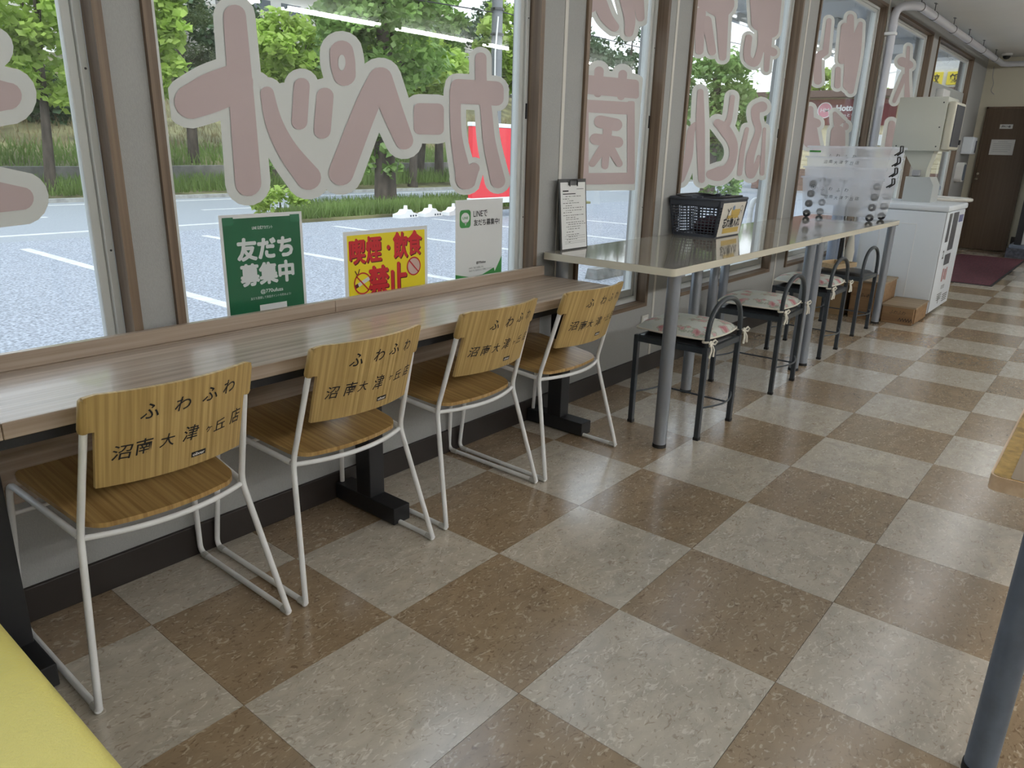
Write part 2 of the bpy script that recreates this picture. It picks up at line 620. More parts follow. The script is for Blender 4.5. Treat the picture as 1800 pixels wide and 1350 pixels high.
for k in (0, 1):
    o = rest[k].done('floor_tile_field', 'tile_dark' if k == 0 else 'tile_light', floor)
    o['kind'] = 'stuff'

# window wall: panel under the windows, lintel, piers
wb = MB()
wb.box(XL, XR, YW, 0.86, -0.1, WZ0)
wb.box(XL, XR, YW, 0.86, WZ1, 3.0)
edges = [XL] + [v for w in WINS for v in w] + [XR]
for a, b in zip(edges[0::2], edges[1::2]):
    wb.box(a, b, YW, 0.86, WZ0, WZ1)
struct(wb.done('wall_window', 'wallpaper'))
struct(MB().box(XR, XR+0.15, YB-0.1, 0.86, -0.1, 3.0).done('wall_end', 'wall_cream'))
struct(MB().box(XL-0.15, XL, YB-0.1, 0.86, -0.1, 3.0).done('wall_left', 'wallpaper'))
struct(MB().box(XL-0.15, XR+0.15, YB-0.15, YB, -0.1, 3.0).done('wall_opposite', 'wallpaper'))
struct(MB().box(XL-0.15, XR+0.15, YB-0.15, 0.86, ZC, ZC+0.2).done('ceiling', 'ceiling'))
struct(MB().box(XL, XR, YW-0.012, YW+0.002, 0.0, 0.10, 0.003).done('baseboard_window', 'plinth_dark'))
struct(MB().box(XR-0.012, XR+0.002, YB, -0.03, 0.0, 0.22, 0.003).done('baseboard_end', 'plinth_dark'))
mat('strip_pale', (0.66, 0.64, 0.58), 0.7)
for n, x in enumerate((1.655, 2.625, 4.49, 6.425)):
    struct(MB().box(x-0.011, x+0.011, YW-0.004, YW+0.001, 0.10, ZC, 0.0015).done('trim_%d' % (n+20), 'strip_pale'))

# windows: wooden lining, white frame, sash, pane
for n, (a, b) in enumerate(WINS, 1):
    tr = struct(MB().box(a, a+TB, YW-0.014, 0.752, WZ0, WZ1).box(b-TB, b, YW-0.014, 0.752, WZ0, WZ1).done('trim_%d' % n, 'trim_wood'))
    MB().box(a+TB, b-TB, YW-0.014, 0.752, WZ0, WZ0+TB).box(a+TB, b-TB, YW-0.014, 0.752, WZ1-TB, WZ1).done('sill_and_head', 'trim_wood_x', tr)
    x0, x1, z0, z1 = a+TB, b-TB, WZ0+TB, WZ1-TB
    w = 0.020
    fr = MB()
    fr.box(x0, x0+w, 0.752, 0.82, z0, z1, 0.003); fr.box(x1-w, x1, 0.752, 0.82, z0, z1, 0.003)
    fr.box(x0+w, x1-w, 0.752, 0.82, z0, z0+w+0.012, 0.003); fr.box(x0+w, x1-w, 0.752, 0.82, z1-w, z1, 0.003)
    win = struct(fr.done('window_%d' % n, 'sash'))
    s = 0.024
    X0, X1, Z0, Z1 = x0+w, x1-w, z0+w+0.012, z1-w
    sb = MB()
    sb.box(X0, X0+s, 0.764, 0.792, Z0, Z1, 0.004); sb.box(X1-s, X1, 0.764, 0.792, Z0, Z1, 0.004)
    sb.box(X0+s, X1-s, 0.764, 0.792, Z0, Z0+s+0.016, 0.004); sb.box(X0+s, X1-s, 0.764, 0.792, Z1-s, Z1, 0.004)
    sb.done('sash_frame', 'sash', win)
    MB().box(X0+s-0.004, X1-s+0.004, 0.777, 0.781, Z0+s, Z1-s+0.004).done('pane', 'glass', win)
    if n > 1:
        MB().box(x1-w*0.5-0.004, x1-w*0.5+0.004, 0.748, 0.7525, 1.36, 1.422, 0.001).done('latch', 'black_steel', win)
    for zz in (0.62, 0.95, 1.40, 1.75):
        MB().tube([(x1-w*0.45, 0.7525, zz), (x1-w*0.45, 0.7505, zz)], 0.003, 8).done('screw', 'wire_steel', win)

# door in the end wall
DY0, DY1, DZ = 0.0, 0.60, 1.975
wood('door_brown', (0.105, 0.066, 0.038), (0.135, 0.088, 0.052), 2, 0.8, 0.45)
d = struct(MB().box(XR-0.03, XR-0.002, DY0+0.03, DY1-0.03, 0.006, DZ-0.03, 0.003).done('door_1', 'door_brown'))
MB().box(XR-0.045, XR, DY0, DY0+0.03, 0, DZ).box(XR-0.045, XR, DY1-0.03, DY1, 0, DZ).box(XR-0.045, XR, DY0, DY1, DZ-0.03, DZ).done('door_frame', 'door_brown', d)
mat('brass', (0.62, 0.56, 0.42), 0.3, 0.7)
MB().tube([(XR-0.03, 0.545, 1.0), (XR-0.07, 0.545, 1.0)], 0.011, 12).lathe([(0.0, 0.0), (0.022, 0.004), (0.024, 0.02), (0.0, 0.034)], (XR-0.075, 0.545, 0.985), 14).done('knob', 'brass', d, 40)
MB().tube([(XR-0.03, 0.545, 1.07), (XR-0.042, 0.545, 1.07)], 0.016, 14).done('lock', 'brass', d, 40)
mat('paper', (0.80, 0.80, 0.78), 0.8)
def on_end(a, b, off):   # a runs to the right as seen from the room
    return lambda y, z: (XR-0.03-off, -y, z)
sg = tag(MB().box(XR-0.0335, XR-0.030, 0.243, 0.398, 1.684, 1.742, 0.0008).done('door_sign', 'paper'), 'small white plate with black characters high on the brown door', 'sign')
Print(lambda a, b: (XR-0.0338, 0.32-a, 1.713+b)).text('関係者', 0, 0, w=0.11, h=0.03, bold=0.02).done('lettering', 'ink', sg)
pp = tag(MB().box(XR-0.0318, XR-0.030, 0.176, 0.463, 1.333, 1.540).done('notice_paper', 'paper'), 'white notice sheet taped to the middle of the brown door', 'notice')
pr = Print(lambda a, b: (XR-0.0321, 0.32-a, 1.436+b))
for k in range(6):
    pr.rect(-0.11+0.05*(k == 0), 0.11-0.05*(k == 0)-0.03*(k == 5), 0.072-k*0.026, 0.076-k*0.026)
mat('grey_print', (0.35, 0.35, 0.36), 0.8)
pr.done('print', 'grey_print', pp)

# ceiling lights: open twin-tube fluorescent battens
emit_mat('tube_glow', (0.97, 0.99, 1.0), LAMP_GLOW[0])
emit_mat('tube_glow_rear', (0.97, 0.99, 1.0), LAMP_GLOW[1])
mat('enamel', (0.80, 0.80, 0.78), 0.4)
lights = [(x, y) for y in (-0.56, -4.05) for x in (-1.8, -0.3, 1.2, 2.7, 4.2, 5.7, 7.2, 8.7, 10.2)]
base_l = None
for k, (x, y) in enumerate(lights):
    if k == 9: base_l = None
    lab = ('twin tube batten %s of the row above the high tables' if y > -1 else 'twin tube batten %s of the row over the far side of the room') % (
        ['first', 'second', 'third', 'fourth', 'fifth', 'sixth', 'seventh', 'eighth', 'ninth'][k % 9])
    if base_l is None:
        t = thing('ceiling_light', lab, 'ceiling light', (x, y, 0), 0, 'fluorescent ceiling lights')
        MB().box(-0.63, 0.63, -0.035, 0.035, 2.565, ZC-0.001, 0.006).done('housing', 'enamel', t)
        for s in (-1, 1):
            for e in (-1, 1):
                MB().box(e*0.61-0.015, e*0.61+0.015, s*0.055-0.016, s*0.055+0.016, 2.50, 2.57, 0.004).done('tube_holder', 'enamel', t)
            MB().tube([(-0.595, s*0.055, 2.52), (0.595, s*0.055, 2.52)], 0.0130, 8).done('tube', 'tube_glow' if y > -1 else 'tube_glow_rear', t, 40)
        MB().box(-0.60, 0.60, -0.034, 0.034, 2.556, 2.566, 0.003).done('reflector', 'enamel', t)
        base_l = t
    else:
        t = copy_tree(base_l)
        t.location = (x, y, 0)
        t['label'] = lab

# ceiling pipe on hangers along the window wall
mat('pvc', (0.62, 0.62, 0.66), 0.4)
pt = thing('ceiling_pipe', 'pale plastic pipe rising by the window and hung along the ceiling', 'pipe', (0, 0, 0))
MB().tube([(6.40, 0.645, 0.05), (6.40, 0.645, 2.50), (6.55, 0.50, 2.515), (11.50, 0.50, 2.515), (11.56, 0.44, 2.515), (11.56, -3.5, 2.515)], 0.035, 14, bend=0.12).done('pipe', 'pvc', pt, 60)
for x in (6.62, 7.15, 8.05, 8.9, 9.85, 10.8):
    MB().tube([(x, 0.50, 2.51), (x, 0.50, ZC)], 0.0035, 6).box(x-0.03, x+0.03, 0.49, 0.51, ZC-0.004, ZC).tube([(x, 0.5+0.037*math.cos(q), 2.515+0.037*math.sin(q)) for q in [2*PI*i/16 for i in range(16)]], 0.003, 6, closed=True).done('hanger', 'wire_steel', pt)
for z in (1.32, 2.28):
    MB().box(6.34, 6.41, 0.60, YW, z-0.012, z+0.012, 0.004).done('bracket', 'enamel', pt)
# security camera
t = thing('dome_camera', 'small dark dome camera on the ceiling in the far corner', 'security camera', (11.28, 0.44, 0))
MB().lathe([(0.0, 0.0), (0.062, 0.0), (0.066, -0.018), (0.05, -0.03), (0.0, -0.03)], (0, 0, ZC), 24).done('base', 'enamel', t, 40)
MB().lathe([(0.046, -0.028), (0.044, -0.045), (0.03, -0.066), (0.0, -0.074)], (0, 0, ZC), 24).done('dome', 'tag_black', t, 60)
# loose cable in the far corner
tag(MB().tube([(11.65, 0.62, 2.5), (11.64, 0.61, 2.36), (11.66, 0.58, 2.28), (11.65, 0.60, 2.18), (11.66, 0.55, 2.14)], 0.004, 6, bend=0.04).done('loose_cable', 'grey_print'), 'thin loose cable hanging in the far ceiling corner', 'cable')
# wall socket under the windows
so = tag(MB().box(2.50, 2.575, YW-0.008, YW+0.001, 0.285, 0.35, 0.004).done('wall_socket', 'strip_pale'), 'beige wall socket plate below the narrow window', 'socket')
MB().box(2.515, 2.56, YW-0.0095, YW-0.007, 0.30, 0.335, 0.002).done('socket_insert', 'enamel', so)
# ================================================================== window counter
ct = thing('window_counter', 'long wood grain window counter with upstand on black steel T legs', 'counter', (0, 0, 0))
CZ = 0.695
for a, b in ((-1.80, -0.735), (-0.735, 0.36), (0.36, 1.52)):
    MB().box(a+0.0006, b-0.0006, 0.292, 0.684, CZ-0.036, CZ, 0.0015, 1).done('top_board', 'counter_wood', ct)
    MB().box(a+0.0006, b-0.0006, 0.668, 0.690, CZ, CZ+0.042, 0.0015, 1).done('upstand', 'counter_wood', ct)
    MB().box(a+0.04, b-0.04, 0.655, 0.671, 0.36, CZ-0.036).done('modesty_panel', 'counter_wood', ct)
MB().box(-1.78, 1.50, 0.315, 0.345, CZ-0.064, CZ-0.036).box(-1.78, 1.50, 0.60, 0.63, CZ-0.064, CZ-0.036).done('frame_rail', 'black_steel', ct)
for x in (-1.80, -0.735, 0.375, 1.49):
    x = max(x, -1.76)
    lg = MB().box(x-0.032, x+0.032, 0.50, 0.575, 0.055, CZ-0.036, 0.003).done('leg', 'black_steel', ct)
    MB().box(x-0.036, x+0.036, 0.375, 0.69, 0.006, 0.066, 0.003).done('foot', 'black_steel', lg)
    MB().box(x-0.03, x+0.03, 0.32, 0.66, CZ-0.062, CZ-0.037).done('top_bracket', 'black_steel', lg)
    for yy in (0.40, 0.66):
        MB().cyl((x, yy), 0.018, 0.0, 0.008, 12).done('foot_pad', 'black_rubber', lg)

# ================================================================== chairs
HW_T, HW_B = 0.176, 0.180
def tube_y(z): return -0.15 - 0.105*(z-0.395)/0.345
def back_pt(x, z, off):
    """back panel: bowed towards the room at its centre; off>0 goes towards the room"""
    u = x/0.19
    return Vector((x, tube_y(z) - 0.044*(1-u*u) - off, z))
CHAIR_W = [('first', -0.430, 0.456, 0.00, 'nearest the yellow bench'), ('second', 0.118, 0.455, 0.0, 'second from the yellow bench'),
           ('third', 0.690, 0.470, 0.0, 'third from the yellow bench'), ('fourth', 1.225, 0.448, -0.02, 'at the counter end beside the high table')]
def make_chair(label):
    t = thing('counter_chair', label, 'chair', (0, 0, 0), 0, 'oak backed wire chairs along the counter')
    R = 0.0082
    for s in (-1, 1):
        MB().tube([(s*0.180, tube_y(0.70)+0.006, 0.70), (s*0.196, -0.148, 0.395), (s*0.247, -0.240, R+0.002)], R, 10, bend=0.03).done('back_upright', 'white_paint', t, 60)
        MB().tube([(s*0.247, -0.242, R+0.003), (s*0.247, 0.232, R+0.003), (s*0.226, 0.190, 0.424), (s*0.197, -0.140, 0.392)], R, 10, bend=0.03).done('sled_frame', 'white_paint', t, 60)
        for yy in (-0.225, 0.20):
            MB().tube([(s*0.247, yy-0.014, R+0.002), (s*0.247, yy+0.014, R+0.002)], R+0.002, 10).done('foot_glide', 'clear_glide', t)
    MB().tube([(0.196*u, -0.148-0.048*(1-u*u), 0.388) for u in [k/8-1 for k in range(17)]], 0.007, 8).done('rear_rail', 'white_paint', t, 60)
    MB().tube([(-0.232, 0.205, 0.335), (0.232, 0.205, 0.335)], 0.006, 8).done('front_stretcher', 'white_paint', t, 60)
    # seat: rounded slab sloping back, rear edge bowed
    out = []
    for x, y in rrect(-0.2, 0.2, -0.15, 0.205, 0.04, 5):
        f = (y+0.15)/0.355
        xx = x*(0.915+0.17*f)
        yy = y - (0.048*(1-(x/0.2)**2) if y < 0 else -0.012*(1-(x/0.2)**2))
        out.append((xx, yy))
    dens = []
    for k in range(len(out)):      # densify the long edges so that the bow is smooth
        p, q = out[k], out[(k+1) % len(out)]
        dens.append(p)
        L = math.hypot(q[0]-p[0], q[1]-p[1])
        if L > 0.1:
            for m in range(1, 10):
                a = m/10
                x = p[0]*(1-a)+q[0]*a; y = p[1]*(1-a)+q[1]*a
                if abs(q[1]-p[1]) < 0.02:
                    hx = max(abs(p[0]), abs(q[0]))
                    sag = (0.048 if y < 0 else -0.012)*(1-(x/0.2)**2) - (0.048 if y < 0 else -0.012)*(1-(hx/0.2)**2)
                    y -= sag*0.72
                dens.append((x, y))
    b2 = MB().prism(dens, 0.0, 0.012, 2)
    for v in b2.bm.verts:
        v.co.z += 0.4045 + 0.088*(v.co.y+0.15)
    b2.done('seat', 'oak_seat', t)
    for s in (-1, 1):
        for yy in (-0.12, 0.15):
            MB().cyl((s*0.165, yy), 0.012, 0.395+0.088*(yy+0.15), 0.4055+0.088*(yy+0.15), 10).done('seat_pad', 'clear_glide', t)
    # back panel
    def fn(u, v, k):
        z = 0.518 + v*0.228
        hw = 0.176 if v > 0.62 else 0.1685
        if v > 0.62: hw = 0.186
        cu = 2*u-1
        c = 0.012
        if v > 0.999: hw -= 0.006
        z -= 0.004*(abs(cu) > 0.97)*(v > 0.99)
        return back_pt(cu*hw, z, 0.0055 if k == 0 else -0.0055)
    vs = [0, 0.15, 0.3, 0.45, 0.6199, 0.6201, 0.75, 0.9, 0.97, 1.0]
    bmb = MB()
    NU = 24
    sheets = []
    for k in (0, 1):
        sheets.append([[bmb.bm.verts.new(fn(i/NU, v, k)) for v in vs] for i in range(NU+1)])
    A, B = sheets
    nv = len(vs)-1
    for i in range(NU):
        for j in range(nv):
            bmb.bm.faces.new((A[i][j], A[i+1][j], A[i+1][j+1], A[i][j+1]))
            bmb.bm.faces.new((B[i][j], B[i][j+1], B[i+1][j+1], B[i+1][j]))
        bmb.bm.faces.new((A[i][0], B[i][0], B[i+1][0], A[i+1][0]))
        bmb.bm.faces.new((A[i][nv], A[i+1][nv], B[i+1][nv], B[i][nv]))
    for j in range(nv):
        bmb.bm.faces.new((A[0][j], A[0][j+1], B[0][j+1], B[0][j]))
        bmb.bm.faces.new((A[NU][j], B[NU][j], B[NU][j+1], A[NU][j+1]))
    for s in (-1, 1):      # the panel swells into a sleeve over each upright
        P0 = Vector((s*0.183, tube_y(0.658)+0.005, 0.658)); P1 = Vector((s*0.180, tube_y(0.735)+0.003, 0.735))
        bmb.tube([P0, P0.lerp(P1, 0.08), P0.lerp(P1, 0.94), P1], [0.0105, 0.0125, 0.0125, 0.009], 12)
    bk = bmb.done('backrest', 'oak', t, 35)
    return t, bk
rnd = random.Random(3)
for n, (nm, cx, cy, rz, where) in enumerate(CHAIR_W):
    lab = 'oak seated chair with white wire sled frame, ' + where
    if n == 0:
        t0, bk0 = make_chair(lab)
        t = t0
    else:
        t = copy_tree(t0)
        t['label'] = lab
    t.location = (cx, cy, 0); t.rotation_euler = (0, 0, rz)
for t in [o for o in COL.objects if o.name.startswith('counter_chair')]:
    bk = [c for c in t.children if c.name.startswith('backrest')][0]
    pr = Print(lambda a, b: tuple(back_pt(a, b, 0.0063)))
    for ch, x, z, h, w in (('ふ', -0.066, 0.690, 0.036, 0.038), ('わ', 0.004, 0.694, 0.036, 0.034), ('ふ', 0.064, 0.697, 0.034, 0.038), ('わ', 0.120, 0.700, 0.034, 0.032),
                           ('沼', -0.122, 0.603, 0.036, 0.036), ('南', -0.076, 0.603, 0.038, 0.034), ('大', -0.032, 0.605, 0.032, 0.032), ('津', 0.020, 0.607, 0.042, 0.038),
                           ('ヶ', 0.065, 0.605, 0.016, 0.016), ('丘', 0.099, 0.607, 0.028, 0.032), ('店', 0.143, 0.610, 0.036, 0.028)):
        pr.text(ch, x+rnd.uniform(-.003, .003), z+rnd.uniform(-.003, .003), w=w*rnd.uniform(.92, 1.05), h=h*rnd.uniform(.92, 1.05), bold=0.007, rot=rnd.uniform(-.05, .08), skew=0.18)
    pr.each('handwritten_character', 'ink', bk)
    mb = MB()
    mb.grid(lambda u, v, k: back_pt(0.026+u*0.036, 0.541+v*0.0135, 0.0061 + 0.0006*(k == 0)), 4, 1, True)
    tg = mb.done('maker_tag', 'tag_black', bk)
    Print(lambda a, b: tuple(back_pt(a, b, 0.0070))).text('oliver', 0.044, 0.5478, w=0.030, h=0.008, bold=0.02).done('maker_lettering', 'white_ink', bk)
# ================================================================== high tables
TZ = 0.795
def high_table(label, x0, x1, mid):
    t = thing('high_table', label, 'table', ((x0+x1)/2, 0.365, 0), 0, 'pale topped high tables at the windows')
    hx = (x1-x0)/2
    tp = MB().prism(rrect(-hx, hx, -0.338, 0.325, 0.022, 5), TZ-0.030, TZ, 2).done('top', 'table_edge', t, 30)
    MB().prism(rrect(-hx+0.002, hx-0.002, -0.336, 0.323, 0.021, 5), TZ, TZ+0.0012, 2).done('laminate', 'table_cream', tp, 30)
    legs = [(-hx+0.085, -0.30), (hx-0.065, -0.30), (-hx+0.085, 0.27), (hx-0.065, 0.27)]
    if mid: legs.append((2.41-(x0+x1)/2, 0.346-0.365))
    for lx, ly in legs:
        l = MB().cyl((lx, ly), 0.0285, 0.012, TZ-0.030, 24).done('leg', 'silver', t, 40)
        MB().cyl((lx, ly), 0.030, 0.0, 0.016, 24).done('foot_cap', 'black_rubber', l, 40)
        MB().cyl((lx, ly), 0.042, TZ-0.036, TZ-0.0302, 24).done('mount_plate', 'silver', l, 40)
high_table('pale glossy high table with the basket on it', 1.525, 3.330, True)
high_table('pale glossy high table with the clear boxes on it', 3.333, 5.130, False)

# ================================================================== stools
def make_stool(label):
    t = thing('stool', label, 'stool', (0, 0, 0), 0, 'dark steel stools under the high tables')
    h = 0.172; sq = 0.0115
    for sx_ in (-1, 1):
        for sy_ in (-1, 1):
            top = 0.432
            l = MB().box(sx_*h-sq, sx_*h+sq, sy_*h-sq, sy_*h+sq, 0.010, top, 0.002, 1).done('leg', 'stool_steel', t)
            MB().box(sx_*h-sq-0.001, sx_*h+sq+0.001, sy_*h-sq-0.001, sy_*h+sq+0.001, 0.0, 0.014).done('foot_cap', 'black_rubber', l)
    for s in (-1, 1):
        MB().box(-h+sq, h-sq, s*h-0.009, s*h+0.009, 0.402, 0.428).done('seat_rail', 'stool_steel', t)
        MB().box(s*h-0.009, s*h+0.009, -h+sq, h-sq, 0.402, 0.428).done('seat_rail', 'stool_steel', t)
        MB().tube([(-h+sq+(2*h-2*sq)*k/12, s*h-0.045*math.sin(PI*k/12)*(1 if s < 0 else 1), 0.15) for k in range(13)], 0.0045, 8).done('footrest_bow', 'stool_steel', t, 60)
    MB().tube([(0, -h-0.043, 0.152), (0, h-0.043, 0.152)], 0.0045, 8).done('footrest_bar', 'stool_steel', t, 60)
    # low hoop back on the room side
    pts = []
    for k in range(25):
        a = PI*k/24
        pts.append((-h*math.cos(a), -h, 0.432+0.195*math.sin(a)**0.62))
    MB().tube(pts, 0.0115, 10).done('hoop_back', 'stool_steel', t, 60)
    # padded seat
    def fn(u, v, k):
        x = (u-0.5)*0.33; y = (v-0.5)*0.33
        e = (1-(2*u-1)**6)*(1-(2*v-1)**6)
        return Vector((x, y, (0.430+0.022*e**0.5) if k == 0 else 0.428))
    MB().grid(fn, 12, 12, True).done('seat_pad', 'black_vinyl', t, 60)
    return t
STOOLS = [(1.968, 0.150, 0.0, 'dark steel hoop stool nearest the counter under a floral cushion'),
          (2.862, 0.160, 0.02, 'second dark steel hoop stool, under the middle floral cushion'),
          (3.806, 0.205, 0.0, 'third dark steel hoop stool, under the farthest floral cushion'),
          (4.640, 0.235, -0.02, 'black padded hoop stool without cushion beside the wooden crates')]
st0 = None
for x, y, rz, lab in STOOLS:
    if st0 is None:
        t = st0 = make_stool(lab)
    else:
        t = copy_tree(st0); t['label'] = lab
    t.location = (x, y, 0); t.rotation_euler = (0, 0, rz)

# floral cushions tied to the hoops
def floral(name):
    m = bpy.data.materials.new(name); m.use_nodes = True
    t = m.node_tree; b = t.nodes['Principled BSDF']
    co = t.nodes.new('ShaderNodeTexCoord')
    vo = t.nodes.new('ShaderNodeTexVoronoi'); vo.inputs['Scale'].default_value = 13.0
    nz = t.nodes.new('ShaderNodeTexNoise'); nz.inputs['Scale'].default_value = 28; nz.inputs['Detail'].default_value = 4
    mxv = t.nodes.new('ShaderNodeMix'); mxv.data_type = 'VECTOR'; mxv.inputs['Factor'].default_value = 0.10
    t.links.new(co.outputs['Object'], mxv.inputs['A']); t.links.new(nz.outputs['Color'], mxv.inputs['B'])
    t.links.new(co.outputs['Object'], nz.inputs['Vector'])
    t.links.new(mxv.outputs['Result'], vo.inputs['Vector'])
    r = t.nodes.new('ShaderNodeValToRGB'); e = r.color_ramp.elements
    e[0].position = 0.10; e[0].color = (0.50, 0.19, 0.21, 1)
    e[1].position = 0.30; e[1].color = (0.62, 0.43, 0.42, 1)
    for p, c in ((0.36, (0.33, 0.38, 0.30, 1)), (0.44, (0.60, 0.62, 0.56, 1)), (0.62, (0.60, 0.62, 0.58, 1))):
        k = e.new(p); k.color = c
    t.links.new(vo.outputs['Distance'], r.inputs[0])
    # only some cells bloom
    hs = t.nodes.new('ShaderNodeSeparateColor'); t.links.new(vo.outputs['Color'], hs.inputs[0])
    gt = t.nodes.new('ShaderNodeMath'); gt.operation = 'GREATER_THAN'; gt.inputs[1].default_value = 0.5
    t.links.new(hs.outputs[0], gt.inputs[0])
    mx = t.nodes.new('ShaderNodeMix'); mx.data_type = 'RGBA'
    mx.inputs['A'].default_value = (0.58, 0.61, 0.58, 1)
    t.links.new(gt.outputs[0], mx.inputs['Factor']); t.links.new(r.outputs[0], mx.inputs['B'])
    t.links.new(mx.outputs['Result'], b.inputs['Base Color'])
    b.inputs['Roughness'].default_value = 0.85
    MATS[name] = m
floral('floral')
def make_cushion(label):
    t = thing('seat_cushion', label, 'cushion', (0, 0, 0), 0, 'floral cushions tied on the stools')
    H = 0.192
    def shape(u, v, k):
        a, b = 2*u-1, 2*v-1
        # rounded square with pulled corners
        x = H*a*math.sqrt(1-0.30*b*b*(1-abs(a)*0.4)); y = H*b*math.sqrt(1-0.22*a*a)
        e = max(0.0, (1-a**4)*(1-b**4))
        z = 0.036*e**0.5
        return Vector((x, y, 0.4665+z if k == 0 else 0.4665-0.010*e**0.5))
    MB().grid(shape, 18, 18, True).done('pad', 'floral', t, 80)
    rim = []
    n = 18
    for k in range(n): rim.append(shape(k/n, 0, 0))
    for k in range(n): rim.append(shape(1, k/n, 0))
    for k in range(n): rim.append(shape(1-k/n, 1, 0))
    for k in range(n): rim.append(shape(0, 1-k/n, 0))
    MB().tube(rim, 0.004, 6, closed=True).done('piping', 'cotton', t, 60)
    for s in (-1, 1):
        c = Vector((s*0.176, -0.190, 0.458))
        b = MB()
        b.tube([c+Vector((0.013*math.cos(q), 0.012*math.sin(q), 0.0)) + Vector((0, 0.012, 0)) for q in [2*PI*i/14 for i in range(14)]], 0.005, 6, closed=True)
        for d in (-1, 1):
            b.tube([c+Vector((d*0.004, -0.014, 0)), c+Vector((d*0.022, -0.022, 0.012)), c+Vector((d*0.038, -0.024, 0.002)), c+Vector((d*0.026, -0.020, -0.010)), c+Vector((d*0.004, -0.014, -0.002))], 0.0042, 6)
            b.tube([c+Vector((d*0.003, -0.015, -0.002)), c+Vector((d*0.012, -0.024, -0.03)), c+Vector((d*0.020+s*0.006, -0.022, -0.062))], [0.0042, 0.005, 0.0056], 6)
        b.done('tie_bow', 'cotton', t, 60)
    return t
cu0 = None
for (x, y, rz, _), lab in zip(STOOLS[:3], ('floral seat cushion tied on the stool nearest the counter', 'floral seat cushion tied on the second stool', 'floral seat cushion tied on the third stool, by the far table')):
    if cu0 is None:
        t = cu0 = make_cushion(lab)
    else:
        t = copy_tree(cu0); t['label'] = lab
    t.location = (x, y+0.01, 0); t.rotation_euler = (0, 0, rz)

# tray on the last stool
t = thing('wooden_tray', 'shallow open wooden tray lying on the black padded stool', 'tray', (4.72, 0.33, 0.452), -0.25)
wood('raw_pine', (0.50, 0.36, 0.20), (0.66, 0.50, 0.31), 0, 0.7, 0.6)
MB().box(-0.13, 0.13, -0.09, 0.09, 0.0, 0.008).done('bottom', 'raw_pine', t)
for a in (-1, 1):
    MB().box(-0.13, 0.13, a*0.09-0.006, a*0.09+0.006, 0.0, 0.034).done('side', 'raw_pine', t)
    MB().box(a*0.13-0.006, a*0.13+0.006, -0.09, 0.09, 0.0, 0.034).done('side', 'raw_pine', t)

# ================================================================== things on the first table
ZT = TZ+0.0012
# clipboard leaning on the pier
cb = thing('clipboard', 'black clipboard with printed sheets leaning on the pier', 'clipboard', (1.715, 0.650, ZT))
lean = math.radians(5.5)
def cbp(a, b, off=0.0):
    return (a, b*math.sin(lean) - off*math.cos(lean), b*math.cos(lean) + off*math.sin(lean))
def cslab(a0, a1, b0, b1, o0, o1):
    m = MB()
    m.grid(lambda u, v, k: Vector(cbp(a0+(a1-a0)*u, b0+(b1-b0)*v, o1 if k == 0 else o0)), 1, 1, True)
    return m
cslab(-0.108, 0.108, 0.0, 0.318, 0.0, 0.004).done('board', 'tag_black', cb)
cslab(-0.096, 0.100, 0.006, 0.303, 0.004, 0.0052).done('sheet', 'paper', cb)
pr = Print(lambda a, b: cbp(a, b, 0.0055))
rr = random.Random(5)
pr.rect(-0.08, -0.035, 0.262, 0.268); pr.rect(-0.08, 0.02, 0.25, 0.254); pr.rect(0.03, 0.085, 0.272, 0.274)
z = 0.240
while z > 0.03:
    a = -0.08 + rr.choice([0, 0, 0.02, 0.035])
    e = rr.uniform(-0.03, 0.085)
    while a < e:
        l = rr.uniform(0.006, 0.02)
        pr.rect(a, a+l, z, z+0.0022); a += l+rr.uniform(0.003, 0.008)
    z -= rr.uniform(0.0085, 0.013)
for b in (0.030, 0.038, 0.052, 0.062): pr.rect(-0.075, 0.09, b, b+0.0008)
pr.done('print', 'ink', cb)
cl = cslab(-0.036, 0.036, 0.290, 0.306, 0.0055, 0.009).done('clip', 'wire_steel', cb)
MB().tube([cbp(-0.030, 0.285, 0.011), cbp(-0.030, 0.315, 0.013), cbp(0.030, 0.315, 0.013), cbp(0.030, 0.285, 0.011)], 0.0022, 6, bend=0.01).done('spring_wire', 'black_steel', cl)

# lost property basket
bt = thing('shopping_basket', 'dark grey plastic lattice basket for lost property', 'basket', (2.885, 0.545, ZT), 0.02)
mat('basket_grey', (0.055, 0.062, 0.080), 0.45)
bx, by, bh, fl = 0.165, 0.122, 0.205, 0.026
def wall(sx_, sy_, name):
    """one lattice wall; uprights flare outwards, bars run across"""
    m = MB()
    def P(t, z):
        f = fl*z/bh
        if sx_: return Vector((sx_*(bx+f), t*(by+f), z))
        return Vector((t*(bx+f), sy_*(by+f), z))
    nv = 12 if sx_ else 16
    for k in range(nv+1):
        tt = -1+2*k/nv
        m.tube([P(tt, 0.006), P(tt, bh-0.02)], 0.0030 if 0 < k < nv else 0.007, 4)
    for k in range(11):
        z = 0.012+(bh-0.05)*k/10
        m.tube([P(-1, z), P(1, z)], 0.0029, 4)
    m.grid(lambda u, v, k: P(2*u-1, bh-0.035+0.035*v) + (Vector((sx_*0.004, sy_*0.004, 0)) if k == 0 else Vector((0, 0, 0))), 2, 1, True)
    m.grid(lambda u, v, k: P(2*u-1, 0.016*v) + (Vector((sx_*0.003, sy_*0.003, 0)) if k == 0 else Vector((0, 0, 0))), 2, 1, True)
    return m.done(name, 'basket_grey', bt)
for a in (-1, 1):
    wall(a, 0, 'lattice_wall'); wall(0, a, 'lattice_wall')
MB().box(-bx, bx, -by, by, 0.0, 0.006).done('bottom', 'basket_grey', bt)
rimp = [(x, y, bh) for x, y in rrect(-bx-fl-0.006, bx+fl+0.006, -by-fl-0.006, by+fl+0.006, 0.03, 4)]
